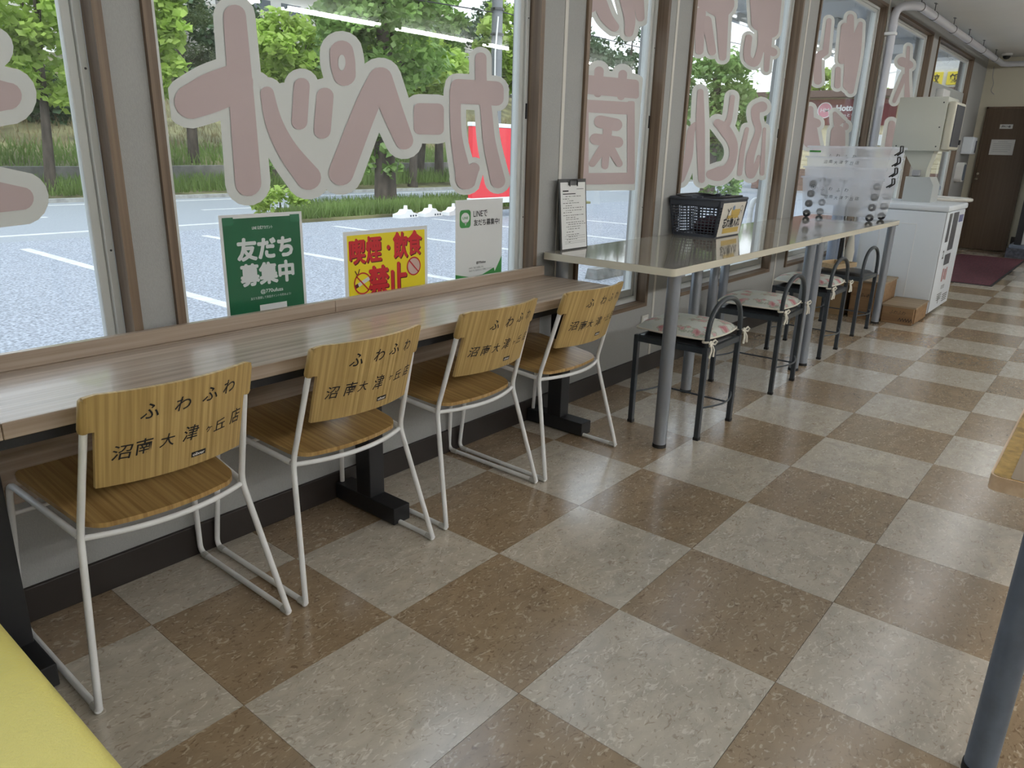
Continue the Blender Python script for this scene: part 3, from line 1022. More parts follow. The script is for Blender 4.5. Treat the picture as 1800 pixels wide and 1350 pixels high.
MB().tube(rimp, 0.0075, 8, closed=True).done('rim', 'basket_grey', bt, 60)
for s in (-1, 1):
    hd = MB().tube([(-bx-0.02, s*0.03, bh+0.004), (-bx+0.01, s*(by+0.02), bh+0.014), (bx-0.01, s*(by+0.02), bh+0.014), (bx+0.02, s*0.03, bh+0.004)], 0.005, 8, bend=0.05).done('carry_handle', 'tag_black', bt, 60)
    for e in (-1, 1):
        MB().box(e*(bx+0.024)-0.010, e*(bx+0.024)+0.010, s*0.03-0.016, s*0.03+0.016, bh-0.004, bh+0.016, 0.003).done('hinge', 'basket_grey', bt)
# card on the basket
def card(a, b, off=0.0):
    f = fl*b/bh
    return (a, -(by+f)-0.0065-off, b)
mat('card', (0.72, 0.68, 0.60), 0.4)
mat('ochre', (0.58, 0.40, 0.10), 0.6)
mat('blue_red', (0.22, 0.30, 0.45), 0.6)
cd = MB().grid(lambda u, v, k: Vector(card(-0.150+u*0.312, 0.006+v*0.182, 0.0012 if k == 0 else 0)), 1, 1, True).done('notice_card', 'card', bt)
Print(lambda a, b: card(a, b, 0.0016)).rect(-0.02, 0.10, 0.115, 0.150).rect(-0.06, 0.09, 0.100, 0.118).rect(-0.09, 0.13, 0.020, 0.048).done('ochre_panels', 'ochre', cd)
Print(lambda a, b: card(a, b, 0.0022), (0, -1, 0)).text('忘れ物入れ', 0.010, 0.078, w=0.23, h=0.055, bold=0.03).done('lettering', 'ink', cd)
Print(lambda a, b: card(a, b, 0.0020)).disc(0.005, 0.158, 0.014, 0.014).done('doodle', 'blue_red', cd)
Print(lambda a, b: card(a, b, 0.0024)).line((-0.07, 0.095), (-0.055, 0.14), 0.008).line((-0.055, 0.14), (-0.035, 0.16), 0.007).line((-0.056, 0.138), (-0.08, 0.155), 0.006).ring(0.115, 0.152, 0.016, 0.016, 0.003).line((0.105, 0.137), (0.100, 0.125), 0.003).line((0.122, 0.137), (0.126, 0.125), 0.003).done('doodle_lines', 'ink', cd)['kind'] = 'stuff'
# folded cloth inside
mat('maroon_cloth', (0.055, 0.020, 0.030), 0.9, bump=(60, 0.6))
rr = random.Random(11)
cl = MB().lathe([(0.0, 0.0), (0.085, 0.0), (0.10, 0.03), (0.075, 0.07), (0.03, 0.088), (0.0, 0.09)], (0, 0, 0), 22, sy=0.85)
for v in cl.bm.verts:
    n = 0.012*math.sin(v.co.x*60)*math.cos(v.co.y*47) + rr.uniform(-0.003, 0.003)
    v.co.z = max(0.0, v.co.z+n*(v.co.z > 0.005)); v.co.x += n*0.6
o = tag(cl.done('folded_cloth', 'maroon_cloth', None, 80), 'dark maroon cloth left in the bottom of the lattice basket', 'cloth')
o.location = (2.935, 0.555, ZT+0.0062)

# ================================================================== nested clear storage boxes on the second table
milky_mat('clear_pp', (0.93, 0.95, 0.99), 0.30)
mat('wheel_dark', (0.03, 0.032, 0.038), 0.5)
mat('green_tape', (0.10, 0.42, 0.10), 0.6)
BX0, BX1, BY0, BY1, BHT = 4.775, 5.035, 0.135, 0.625, 0.300
def make_bin(label):
    t = thing('storage_box', label, 'storage box', (0, 0, 0), 0, 'clear nested storage boxes on the far high table')
    cx, cy = (BX0+BX1)/2, (BY0+BY1)/2
    hx0, hy0, hx1, hy1 = 0.145, 0.262, 0.160, 0.292
    z0, z1, th = 0.030, BHT, 0.0025
    def wallp(sx_, sy_):
        def f(u, v, k):
            s = 2*u-1
            hx = hx0+(hx1-hx0)*v - (th if k else 0); hy = hy0+(hy1-hy0)*v - (th if k else 0)
            z = z0+(z1-z0)*v
            return Vector((sx_*hx, s*hy, z)) if sx_ else Vector((s*hx, sy_*hy, z))
        return f
    for a in (-1, 1):
        MB().grid(wallp(a, 0), 4, 6).done('side_wall', 'clear_pp', t)
        MB().grid(wallp(0, a), 4, 6).done('side_wall', 'clear_pp', t)
    MB().box(-hx0, hx0, -hy0, hy0, z0-0.003, z0).done('bottom', 'clear_pp', t)
    rim = MB()
    for a in (-1, 1):
        rim.box(a*hx1-0.010, a*hx1+0.010, -hy1-0.010, hy1+0.010, z1-0.012, z1+0.002)
        rim.box(-hx1+0.010, hx1-0.010, a*hy1-0.010, a*hy1+0.010, z1-0.012, z1+0.002)
    rim.done('rim', 'clear_pp', t)
    for sx_ in (-1, 1):
        for sy_ in (-1, 1):
            w = MB().tube([(sx_*0.135-0.008, sy_*0.232, 0.027), (sx_*0.135+0.008, sy_*0.232, 0.027)], 0.027, 18).done('wheel', 'wheel_dark', t, 40)
            MB().tube([(sx_*0.135-0.010, sy_*0.232, 0.027), (sx_*0.135+0.010, sy_*0.232, 0.027)], 0.010, 12).done('hub', 'clear_glide', w, 40)
    for xx in (-0.08,):     # black latches at the end facing the room
        m = MB()
        yy = -hy1-0.011
        m.tube([(xx-0.03, yy, z1-0.055), (xx-0.03, yy-0.034, z1-0.03), (xx-0.03, yy-0.030, z1+0.006), (xx+0.03, yy-0.030, z1+0.006), (xx+0.03, yy-0.034, z1-0.03), (xx+0.03, yy, z1-0.055)], 0.0055, 6, bend=0.006)
        m.done('latch', 'tag_black', t)
    return t
bn0 = None
BINS = []
for k, lab in enumerate(('clear wheeled storage box at the bottom of the nested stack', 'clear storage box second from the bottom of the stack', 'clear storage box third from the bottom of the stack', 'clear storage box on top of the nested stack with green tape')):
    if bn0 is None:
        t = bn0 = make_bin(lab)
    else:
        t = copy_tree(bn0); t['label'] = lab
    t.location = ((BX0+BX1)/2, (BY0+BY1)/2 - 0.006*k, ZT+0.0735*k); t.rotation_euler = (0, 0, -0.05)
    BINS.append(t)
def bin_face(off=0.001):
    """outer face of a box towards the counter; a to the right, b up"""
    def f(a, b):
        v = (b-0.03)/(BHT-0.03)
        return (-(0.145+0.015*v)-off, -a, b)
    return f
for k, rows in ((0, (('ふわふわ', 0.0, 0.215), ('沼南大津ヶ丘店', 0.03, 0.158))), (1, (('沼南店 ふわ', -0.04, 0.205),)), (2, (('沼南大津ヶ丘店', -0.02, 0.262),)), (3, (('ふわふわ', 0.0, 0.232),))):
    pr = Print(bin_face())
    for s, a, b in rows:
        for q, ch in enumerate(s):
            if ch == ' ': continue
            pr.text(ch, a-0.13+0.038*q + (0.0 if len(s) > 5 else 0.02*q), b+0.004*math.sin(q*2.1), h=0.024, w=0.026, bold=-0.004, rot=0.03*math.sin(q*1.7), skew=0.15)
    if k == 0:
        pr.text('④', -0.20, 0.225, h=0.036, w=0.036, bold=-0.004)
    pr.each('handwritten_character', 'ink', BINS[k])
Print(bin_face(0.0015)).rect(-0.285, -0.20, 0.255, 0.268).done('tape', 'green_tape', BINS[3])
# ================================================================== far end of the room
mat('appliance_white', (0.74, 0.79, 0.84), 0.35)
mat('appliance_grey', (0.46, 0.48, 0.47), 0.4)
mat('beige_metal', (0.55, 0.56, 0.49), 0.45)
mat('cream_plastic', (0.56, 0.54, 0.44), 0.4)
mat('screen_dark', (0.012, 0.016, 0.03), 0.45)
mat('photo_dark', (0.06, 0.065, 0.085), 0.4, noise=(25, 0.6, (1, 1, 1)))
mat('photo_red', (0.40, 0.16, 0.16), 0.4, noise=(30, 0.5, (1, 1, 1)))
mat('blue_dark', (0.10, 0.12, 0.30), 0.4)
w = thing('washing_machine', 'white cabinet machine with instruction stickers on its front', 'machine', (5.63, -0.19, 0))
WX, WYD = 0.80, 0.62
MB().box(0, WX, 0, WYD, 0.025, 0.845, 0.012, 3).done('body', 'appliance_white', w, 40)
MB().box(-0.006, WX+0.006, -0.012, WYD+0.006, 0.847, 0.895, 0.012, 3).done('lid', 'appliance_white', w, 40)
MB().box(0.03, WX-0.03, 0.03, WYD-0.03, 0.0, 0.03).done('base', 'black_rubber', w)
mat('crease', (0.80, 0.82, 0.84), 0.35)
MB().prism([(-0.0025, 0.0), (0.0025, 0.0), (0.0025, 0.62), (-0.0025, 0.62)], -0.0035, 0.001, 0).done('pressed_rib', 'crease', w)
for c in list(w.children):
    if c.name.startswith('pressed_rib'): rib = c
rib.location = (0, 0.20, 0.12)
r2 = rib.copy(); COL.objects.link(r2); r2.location = (0, 0.47, 0.12)
MB().box(-0.0035, 0.001, 0.20, 0.47, 0.738, 0.743).done('pressed_rib_top', 'crease', w)
MB().box(0.004, 0.016, -0.001, 0.002, 0.03, 0.845).done('front_edge_seam', 'grey_print', w)
def wf(a, b): return (a, -0.0012, b)
Print(wf).rect(0.13, 0.24, 0.60, 0.83).rect(0.30, 0.52, 0.52, 0.83).done('photo_sticker', 'photo_dark', w)
Print(wf).rect(0.27, 0.50, 0.40, 0.49).done('panel_sticker', 'photo_dark', w)
Print(wf).rect(0.56, 0.74, 0.74, 0.80).done('blue_sticker', 'blue_dark', w)
Print(wf).rect(0.30, 0.35, 0.26, 0.37).rect(0.38, 0.43, 0.27, 0.36).rect(0.45, 0.49, 0.26, 0.37).done('red_sticker', 'photo_red', w)
pr = Print(wf)
for k, (s, a, b, ww, h) in enumerate((('2', 0.17, 0.50, 0.05, 0.07), ('1', 0.34, 0.10, 0.02, 0.06))): pr.text(s, a, b, w=ww, h=h, bold=0.02)
for k in range(4):
    pr.rect(0.26, 0.44, 0.150-k*0.016, 0.156-k*0.016)
    pr.rect(0.50, 0.70, 0.120-k*0.018, 0.127-k*0.018)
for k in range(3): pr.rect(0.36, 0.50, 0.215-k*0.012, 0.219-k*0.012)
pr.done('print', 'ink', w)

# box shaped dispenser standing on the machine
v = thing('dispenser_unit', 'beige steel dispenser box with dark display on a bent neck', 'machine', (6.06, 0.0, 0.895))
MB().prism([(0.02, 0.0), (0.24, 0.0), (0.24, 0.205), (0.055, 0.205), (0.02, 0.14)], -0.05, 0.22, 0).done('base', 'appliance_grey', v)
MB().prism([(0.10, 0.20), (0.21, 0.20), (0.21, 0.27), (0.31, 0.42), (0.07, 0.42), (0.10, 0.27)], 0.0, 0.16, 0).done('neck', 'beige_metal', v)
MB().box(-0.04, -0.001, 0.14, 0.20, 0.21, 0.26, 0.004).done('neck_bracket', 'grey_print', v)
bxo = MB().box(-0.08, 0.34, 0.02, 0.385, 0.415, 0.835, 0.005).done('box', 'beige_metal', v, 40)
MB().box(-0.075, 0.335, -0.045, 0.02, 0.425, 0.80, 0.022, 4).done('bezel', 'cream_plastic', bxo, 50)
MB().box(-0.055, 0.27, -0.050, -0.040, 0.450, 0.775, 0.004).done('display', 'screen_dark', bxo)
MB().box(0.28, 0.32, -0.058, -0.044, 0.47, 0.51, 0.004).done('coin_slot', 'black_steel', bxo)
for y, z in ((0.05, 0.79), (0.05, 0.60), (0.05, 0.45), (0.35, 0.45)):
    MB().tube([(-0.083, y, z), (-0.079, y, z)], 0.006, 8).done('screw', 'wire_steel', bxo)

# plumbing and umbrellas between the machine and the window
mat('pipe_bluegrey', (0.26, 0.31, 0.40), 0.4)
for k, (x, y, lab) in enumerate(((5.43, 0.585, 'blue grey drain pipe standing behind the black padded stool'), (5.505, 0.575, 'thinner blue grey drain pipe next to the white machine'))):
    t = thing('drain_pipe', lab, 'pipe', (x, y, 0))
    MB().cyl((0, 0), 0.034-0.006*k, 0.0, 0.86, 18).done('tube', 'pipe_bluegrey', t, 40)
    MB().cyl((0, 0), 0.040-0.006*k, 0.36, 0.40, 18).done('collar', 'clear_glide', t, 40)
t = thing('umbrella', 'closed black umbrella standing in the gap beside the white machine', 'umbrella', (5.575, 0.56, 0))
MB().tube([(0, 0, 0.0), (0, 0, 0.10), (0, 0, 0.55), (0, 0, 0.72)], [0.006, 0.016, 0.034, 0.012], 10).done('canopy', 'tag_black', t, 60)
MB().tube([(0, 0, 0.70), (0, 0, 0.86), (0.0, -0.04, 0.89), (0.0, -0.06, 0.85)], 0.008, 8, bend=0.03).done('handle', 'tag_black', t, 60)
t = thing('umbrella', 'closed whitish vinyl umbrella standing beside the white machine', 'umbrella', (5.575, 0.475, 0))
MB().tube([(0, 0, 0.0), (0, 0, 0.10), (0, 0, 0.48), (0, 0, 0.66)], [0.006, 0.018, 0.040, 0.012], 10).done('canopy', 'cotton', t, 60)
MB().tube([(0, 0, 0.64), (0, 0, 0.78), (0.0, -0.04, 0.81), (0.0, -0.06, 0.77)], 0.008, 8, bend=0.03).done('handle', 'white_paint', t, 60)
tag(MB().tube([(5.52, 0.50, 0.35), (5.53, 0.51, 0.5), (5.57, 0.53, 0.66), (5.56, 0.55, 0.74)], 0.004, 6, bend=0.05).done('cord', 'cotton'), 'white cord trailing down in front of the black umbrella', 'cord')

# crates used as steps
wood('crate_wood', (0.20, 0.11, 0.048), (0.32, 0.19, 0.09), 1, 0.5, 0.6)
wood('crate_top', (0.22, 0.16, 0.10), (0.34, 0.26, 0.17), 1, 0.5, 0.6)
def crate(label, x0, x1, y0, y1, h, scrawl):
    t = thing('wooden_crate', label, 'crate', ((x0+x1)/2, (y0+y1)/2, 0), 0, 'wooden step crates beside the white machine')
    hx, hy = (x1-x0)/2, (y1-y0)/2
    for s in (-1, 1):
        MB().box(s*hx-0.012, s*hx+0.012, -hy, hy, 0.0, h-0.016, 0.002, 1).done('side_board', 'crate_wood', t)
        MB().box(-hx+0.012, hx-0.012, s*hy-0.012, s*hy+0.012, 0.012, h-0.016, 0.002, 1).done('end_board', 'crate_wood', t)
    MB().box(-hx-0.014, hx+0.014, -hy-0.014, hy+0.014, h-0.016, h, 0.002, 1).done('top_board', 'crate_top', t)
    pr = Print(lambda a, b: (-hx-0.0128, -a, b))
    pr.text(scrawl, 0.0, h*0.62, w=hy*1.0, h=0.03, bold=-0.004, skew=0.3)
    for k in range(5): pr.line((hy*0.1+0.02*k, 0.025), (hy*0.1+0.02*k+0.012, 0.05), 0.004); pr.line((hy*0.1+0.02*k+0.012, 0.05), (hy*0.1+0.02*(k+1), 0.025), 0.004)
    pr.done('scrawl', 'ink', t)
crate('low wooden step crate with black scrawl on its side', 5.185, 5.60, -0.175, 0.05, 0.145, 'ふわふわ')
crate('tall wooden step crate behind the low one', 5.185, 5.60, 0.082, 0.30, 0.305, 'ふわ')
t = thing('cardboard_box', 'brown cardboard box on the floor behind the farthest floral stool', 'box', (5.30, 0.475, 0))
mat('cardboard', (0.30, 0.20, 0.10), 0.85)
MB().box(-0.13, 0.13, -0.13, 0.13, 0.0, 0.28, 0.003).done('body', 'cardboard', t)
MB().box(-0.133, -0.13, -0.06, -0.01, 0.16, 0.21).box(-0.133, -0.13, 0.03, 0.08, 0.16, 0.21).done('label_sticker', 'paper', t)

# hand basin and dispensers on the far wall stretch
mat('ceramic', (0.74, 0.72, 0.66), 0.12)
t = thing('hand_basin', 'white ceramic hand basin on the window wall near the door', 'basin', (9.15, YW, 0.80))
b = MB()
b.grid(lambda u, v, k: Vector(((0.30-0.02*k*v)*math.cos(PI*u)*(1-0.55*v), -(0.52-0.02*k*v)*math.sin(PI*u)*(1-0.5*v)-0.0, (0.0 if k == 0 else 0.0)-0.16*v)), 20, 5)
b.done('bowl', 'ceramic', t, 60)
rimp = [(0.30*math.cos(PI*k/24), -0.52*math.sin(PI*k/24), 0.0) for k in range(25)]
MB().tube(rimp, 0.022, 8).done('rim', 'ceramic', t, 60)
MB().prism([(x, y) for x, y, _ in rimp], -0.012, 0.010, 2).done('top_ledge', 'ceramic', t)
MB().tube([(0, -0.05, 0.0), (0, -0.05, 0.14), (0, -0.17, 0.14), (0, -0.17, 0.10)], 0.012, 8, bend=0.03).done('tap', 'silver', t, 60)
t = thing('towel_dispenser', 'square white paper towel dispenser on the wall left of the door', 'dispenser', (11.12, YW, 1.33))
MB().box(-0.16, 0.16, -0.13, 0.0, 0.0, 0.225, 0.012, 3).done('case', 'appliance_white', t, 40)
MB().box(0.06, 0.161, -0.132, -0.10, 0.02, 0.18, 0.003).done('slot', 'photo_dark', t)
t = thing('soap_dispenser', 'grey oval soap dispenser mounted below the towel dispenser', 'dispenser', (10.98, YW, 0.96))
MB().prism(rrect(-0.10, 0.10, 0.0, 0.26, 0.07, 6), -0.09, 0.0, 1).done('case', 'enamel', t, 40)
MB().prism(rrect(-0.075, 0.075, 0.02, 0.235, 0.06, 6), -0.096, -0.088, 1).done('window', 'steel_grey', t, 40)
# electric board in the lower part of the last window
t = thing('wall_board', 'grey board with switch boxes closing the last window below', 'board', (0, 0, 0))
MB().box(8.60, 10.52, 0.725, 0.750, 1.40, 2.08, 0.003).done('panel', 'appliance_grey', t)
MB().box(8.90, 9.25, 0.64, 0.725, 1.86, 2.02, 0.012, 3).done('switch_box', 'enamel', t, 40)
for k in range(3): MB().tube([(9.42+0.1*k, 0.726, 1.98-0.06*k), (9.42+0.1*k, 0.716, 1.98-0.06*k)], 0.014, 10).done('plug', 'grey_print', t)
MB().box(8.75, 9.55, 0.66, 0.725, 1.62, 1.80, 0.01, 2).done('cable_box', 'appliance_grey', t)

# entrance mat
mat('mat_red', (0.085, 0.018, 0.028), 0.95, noise=(6, 0.35, (1, 14, 1)), bump=(200, 0.9))
mt = thing('floor_mat', 'dark red entrance mat on the floor before the brown door', 'mat', (9.3, 0.05, 0))
MB().box(-1.38, 1.46, -0.375, 0.375, 0.0, 0.010, 0.003).done('pile', 'mat_red', mt)
e = MB()
for s in (-1, 1):
    e.box(-1.40, 1.48, s*0.385-0.012, s*0.385+0.012, 0.0, 0.006)
e.box(-1.405, -1.38, -0.39, 0.39, 0, 0.006).box(1.46, 1.485, -0.39, 0.39, 0, 0.006)
e.done('edging', 'black_rubber', mt)

# machine on a dark plinth right of the door
t = thing('dryer_machine', 'steel fronted machine on a dark stepped plinth right of the door', 'machine', (11.28, -0.56, 0))
MB().box(-0.36, 0.36, -0.48, 0.48, 0.0, 0.13, 0.004).done('plinth', 'photo_dark', t)
MB().box(-0.34, 0.36, -0.46, 0.46, 0.13, 0.175, 0.004).done('plinth_ledge', 'steel_grey', t)
MB().box(-0.30, 0.36, -0.44, 0.40, 0.175, 2.0, 0.01).done('cabinet', 'appliance_grey', t)
MB().box(-0.315, -0.30, 0.33, 0.41, 0.18, 2.0).done('edge_strip', 'black_steel', t)
MB().tube([(-0.325, 0.0, 1.0+0.0), (-0.30, 0.0, 1.0)], 0.30, 36).done('drum_door', 'appliance_white', t, 40)

# low wooden bench at the right edge
t = thing('wooden_bench', 'low wooden bench whose end shows at the right edge near the mat', 'bench', (8.9, -0.80, 0))
MB().box(-0.48, 0.55, -0.20, 0.24, 0.36, 0.40, 0.006).done('top', 'crate_wood', t)
for sx_ in (-1, 1):
    for sy_ in (-1, 1):
        MB().box(sx_*0.43-0.025, sx_*0.43+0.025, sy_*0.17-0.025+0.02, sy_*0.17+0.025+0.02, 0, 0.36).done('leg', 'crate_wood', t)

# foreground table, right edge of the view
FT = 0.69
t = thing('foreground_table', 'lacquered table with pale wood edge and grey steel leg, right foreground', 'table', (0, 0, 0))
X0, X1, Y0, Y1 = 0.372, 1.90, -1.98, -1.233
tp = MB().prism(rrect(X0, X1, Y0, Y1, 0.018, 4), FT-0.028, FT, 2).done('edge_board', 'edge_pine', t, 30)
MB().prism(rrect(X0+0.004, X1-0.004, Y0+0.004, Y1-0.004, 0.015, 4), FT, FT+0.0008, 2).done('border_band', 'lacquer_band', tp)
MB().prism(rrect(X0+0.004, X1-0.035, Y0+0.035, Y1-0.032, 0.006, 3), FT+0.0008, FT+0.0018, 2).done('lacquer_top', 'lacquer_top', tp)
for lx in (X0+0.090, X1-0.090):
    for ly in (Y1-0.098, Y0+0.098):
        l = MB().cyl((lx, ly), 0.029, 0.0, FT-0.028, 28).done('leg', 'steel_grey', t, 40)
        MB().cyl((lx, ly), 0.034, FT-0.075, FT-0.0285, 28).done('collar', 'steel_cap', l, 40)
        MB().cyl((lx, ly), 0.031, 0.0, 0.02, 28).done('foot_cap', 'black_rubber', l, 40)

# yellow bench, left foreground
t = thing('yellow_bench', 'yellow vinyl upholstered bench in the left foreground', 'bench', (-1.115, -0.26, 0))
MB().box(-0.275, 0.275, -0.56, 0.56, 0.27, 0.402, 0.035, 5).done('cushion', 'yellow_vinyl', t, 60)
MB().box(-0.265, 0.265, -0.55, 0.55, 0.05, 0.28, 0.004).done('base', 'tag_black', t)
for sx_ in (-1, 1):
    for sy_ in (-1, 1):
        MB().cyl((sx_*0.22, sy_*0.48), 0.02, 0.0, 0.06, 12).done('foot', 'black_rubber', t)
# ================================================================== vinyl lettering on the glass
mat('vinyl_pink', (0.49, 0.39, 0.385), 0.5)
mat('vinyl_white', (0.64, 0.66, 0.635), 0.5)
GY = 0.7768
N_VINYL = [0]
# rectifies the drawing units in which the letters were sketched to metres (x, z) on the panes
HG = np.array([[1.37774806e-03, -1.35152549e-04, -4.56156887e-01], [-5.54656677e-04, -1.40722202e-03, 1.53167232e+00], [-4.75884259e-04, -1.32152676e-04, 1.0]])
def on_pane(u, v):
    q = HG @ np.array([u, v, 1.0])
    return q[0]/q[2], q[1]/q[2]
def stroke_outline(pts, grow):
    """outline of a brush stroke with round ends; pts = (u, v, half width)"""
    P = [np.array(p, dtype=float) for p in pts]
    if len(P) > 2:          # smooth
        Q = []
        n = len(P)
        for i in range(n-1):
            p0, p1, p2, p3 = P[max(i-1, 0)], P[i], P[i+1], P[min(i+2, n-1)]
            for k in range(6):
                t = k/6
                Q.append(0.5*((2*p1) + (-p0+p2)*t + (2*p0-5*p1+4*p2-p3)*t*t + (-p0+3*p1-3*p2+p3)*t**3))
        Q.append(P[-1])
        P = Q
    L, R = [], []
    n = len(P)
    for i in range(n):
        d = P[min(i+1, n-1)][:2]-P[max(i-1, 0)][:2]
        d /= max(1e-6, np.linalg.norm(d))
        nn = np.array([-d[1], d[0]])
        h = P[i][2]+grow
        L.append(P[i][:2]+nn*h); R.append(P[i][:2]-nn*h)
    def cap(c, a, h):
        return [c[:2]+h*np.array([math.cos(a+PI*k/9), math.sin(a+PI*k/9)]) for k in range(1, 9)]
    d0 = P[1][:2]-P[0][:2]; a0 = math.atan2(d0[1], d0[0])
    d1 = P[-1][:2]-P[-2][:2]; a1 = math.atan2(d1[1], d1[0])
    return L, R, cap(P[0], a0+PI/2, P[0][2]+grow), cap(P[-1], a1-PI/2, P[-1][2]+grow), P
def vinyl(label, strokes, grow, clip, rects=(), holes=(), under=()):
    """one letter: pink fill on a pale border; clip=(x0,x1) keeps it on its pane"""
    t = thing('vinyl_letter', label, 'window lettering', (0, 0, 0), 0, 'pink vinyl letters on the window panes')
    N_VINYL[0] += 1
    base_d = 0.00025*(N_VINYL[0] % 5)      # neighbouring letters lap over each other
    jobs = [('border', 'vinyl_white', grow, base_d, list(strokes)+list(under), list(rects))]
    for q, st in enumerate(strokes): jobs.append(('stroke', 'vinyl_pink', 0.0, 0.0022+base_d+0.00006*q, [st], []))
    for q, rc in enumerate(rects): jobs.append(('stroke', 'vinyl_pink', 0.0, 0.0026+base_d+0.00006*q, [], [rc]))
    for name, m, g, dy, sts, rcs in jobs:
        bm = bmesh.new()
        k = 0
        def face(poly, dy2):
            vs = []
            for p in poly:
                x, z = on_pane(p[0], p[1])
                vs.append(bm.verts.new((x, GY-dy-dy2, z)))
            try: bm.faces.new(vs)
            except ValueError: pass
        for s in sts:
            L, R, c0, c1, PS = stroke_outline(s, g)
            dd = 0.00006*k; k += 1
            for i in range(len(L)-1):
                e = 2e-6*i
                # leave out quads folded by a tight turn; a disc covers the turn instead
                ax = PS[i+1][:2]-PS[i][:2]
                if np.dot(L[i+1]-L[i], ax) > 0 and np.dot(R[i+1]-R[i], ax) > 0:
                    face([L[i], L[i+1], R[i+1], R[i]], dd+e)
                if len(s) > 4:
                    h = PS[i][2]+g
                    face([PS[i][:2]+h*np.array([math.cos(2*PI*q/20), math.sin(2*PI*q/20)]) for q in range(20)], dd+e+1e-6)
            face([L[0]]+c0+[R[0]], dd)
            face([R[-1]]+c1+[L[-1]], dd)
        for (u0, u1, v0, v1, rad, slope) in rcs:
            pl = rrect(u0-g, u1+g, v0-g, v1+g, rad+g, 4)
            face([(u, v+slope*(u-u0)) for u, v in pl], 0.00006*k); k += 1
        # trim to the pane
        for axis_x, sgn in ((clip[0], -1), (clip[1], 1)):
            bmesh.ops.bisect_plane(bm, geom=bm.verts[:]+bm.edges[:]+bm.faces[:], plane_co=(axis_x, 0, 0), plane_no=(sgn, 0, 0), clear_outer=True)
        bmesh.ops.bisect_plane(bm, geom=bm.verts[:]+bm.edges[:]+bm.faces[:], plane_co=(0, 0, 2.44), plane_no=(0, 0, 1), clear_outer=True)
        if bm.faces:
            me = bpy.data.meshes.new(name); bm.to_mesh(me)
            me.materials.append(MATS[m])
            link(bpy.data.objects.new(name, me), t)
        bm.free()
    for u, v, ru, rv in holes:
        bm = bmesh.new()
        vs = []
        for q in range(24):
            x, z = on_pane(u+ru*math.cos(2*PI*q/24), v+rv*math.sin(2*PI*q/24))
            vs.append(bm.verts.new((x, GY-0.0042, z)))
        bm.faces.new(vs)
        me = bpy.data.meshes.new('counter'); bm.to_mesh(me); bm.free(); me.materials.append(MATS['vinyl_white'])
        link(bpy.data.objects.new('counter', me), t)
    return t
def c3(u0, v0, s, pts):      # sketch units of an enlarged detail
    return [(u0+p[0]/s, v0+p[1]/s, p[2]/s) for p in pts]
P1 = (WINS[0][0]+0.085, WINS[0][1]-0.085)
P2 = (WINS[1][0]+0.085, WINS[1][1]-0.085)
P3 = (WINS[2][0]+0.085, WINS[2][1]-0.085)
P4 = (WINS[3][0]+0.085, WINS[3][1]-0.085)
P5 = (WINS[4][0]+0.085, WINS[4][1]-0.085)
P6 = (WINS[5][0]+0.085, WINS[5][1]-0.085)
vinyl('pink mirrored letter cut off at the left edge of the view', [[(-160, 60, 16), (-60, 80, 14), (-14, 85, 12)], [(-200, 145, 46), (-70, 165, 42), (15, 169, 24)], [(-200, 345, 34), (-60, 345, 34), (40, 349, 20)]], 27, P1)
vinyl('pink mirrored katakana TO at the left of the large pane', [[(413, 28, 20), (425, 170, 22), (437, 322, 23)], [(412, 147, 34), (372, 163, 35), (338, 178, 31)]], 17, P2)
vinyl('pink mirrored small katakana TSU with two short strokes', [[(470, 164, 12), (482, 215, 15), (506, 264, 18), (543, 312, 22)], [(531, 151, 14), (527, 214, 14)], [(572, 169, 15), (567, 229, 15)]], 17, P2, under=[[(500, 170, 8), (520, 240, 10), (560, 290, 10)], [(548, 180, 14), (575, 250, 18), (570, 300, 14)], [(452, 150, 8), (458, 230, 8)], [(590, 165, 10), (590, 240, 14)]])
vinyl('pink mirrored katakana PE with a ring', [[(669, 139, 21), (643, 192, 21), (600, 304, 22)], [(670, 138, 20), (688, 190, 19), (711, 247, 16)], [(601, 92, 21), (603, 110, 22), (606, 131, 20)]], 17, P2, holes=((601, 110, 6.5, 14),))
vinyl('short pink vinyl bar between two katakana', [], 16, P2, rects=((728, 781, 181, 236, 10, 0.02),))
vinyl('pink mirrored katakana KA beside the red sign', [[(846, 102, 10), (847, 150, 10), (855, 190, 10), (861, 250, 11), (876, 318, 13)], [(801, 160, 10), (803, 240, 10), (818, 318, 15)], [(820, 314, 19), (834, 296, 10)]], 10, P2, rects=((793, 886, 138, 181, 13, 0.06),))
q = lambda pts: c3(900, 0, 3.6, pts)
vinyl('pink mirrored kanji cut off at the top of the narrow pane', [q([(520, -60, 90), (500, 40, 40)]), q([(560, 20, 45), (600, 110, 40), (650, 170, 30)]), q([(720, -40, 45), (748, 120, 36), (742, 205, 28)]), q([(800, -30, 36), (815, 110, 26)])], 9, P3)
r_ = lambda a, b, c, d, rad, sl=0.05: (900+a/3.6, 900+b/3.6, c/3.6, d/3.6, rad/3.6, sl)
vinyl('pink mirrored boxed kanji on the narrow pane', [q([(553, 450, 30), (545, 590, 26)]), q([(703, 470, 28), (692, 610, 24)]), q([(560, 770, 40), (660, 790, 40)]), q([(530, 880, 36), (670, 900, 36)]), q([(608, 800, 30), (590, 1050, 22)]), q([(575, 940, 28), (510, 1035, 22)]), q([(630, 950, 28), (680, 1035, 22)])], 11, P3,
      rects=(r_(440, 805, 470, 590, 22, 0.10), r_(440, 775, 628, 708, 10, 0.06), r_(730, 778, 640, 1165, 12, 0.0), r_(420, 486, 628, 1165, 8, 0.0), r_(420, 760, 1096, 1168, 12, -0.01)))
q2 = lambda pts: c3(1140, 60, 4.823, pts)
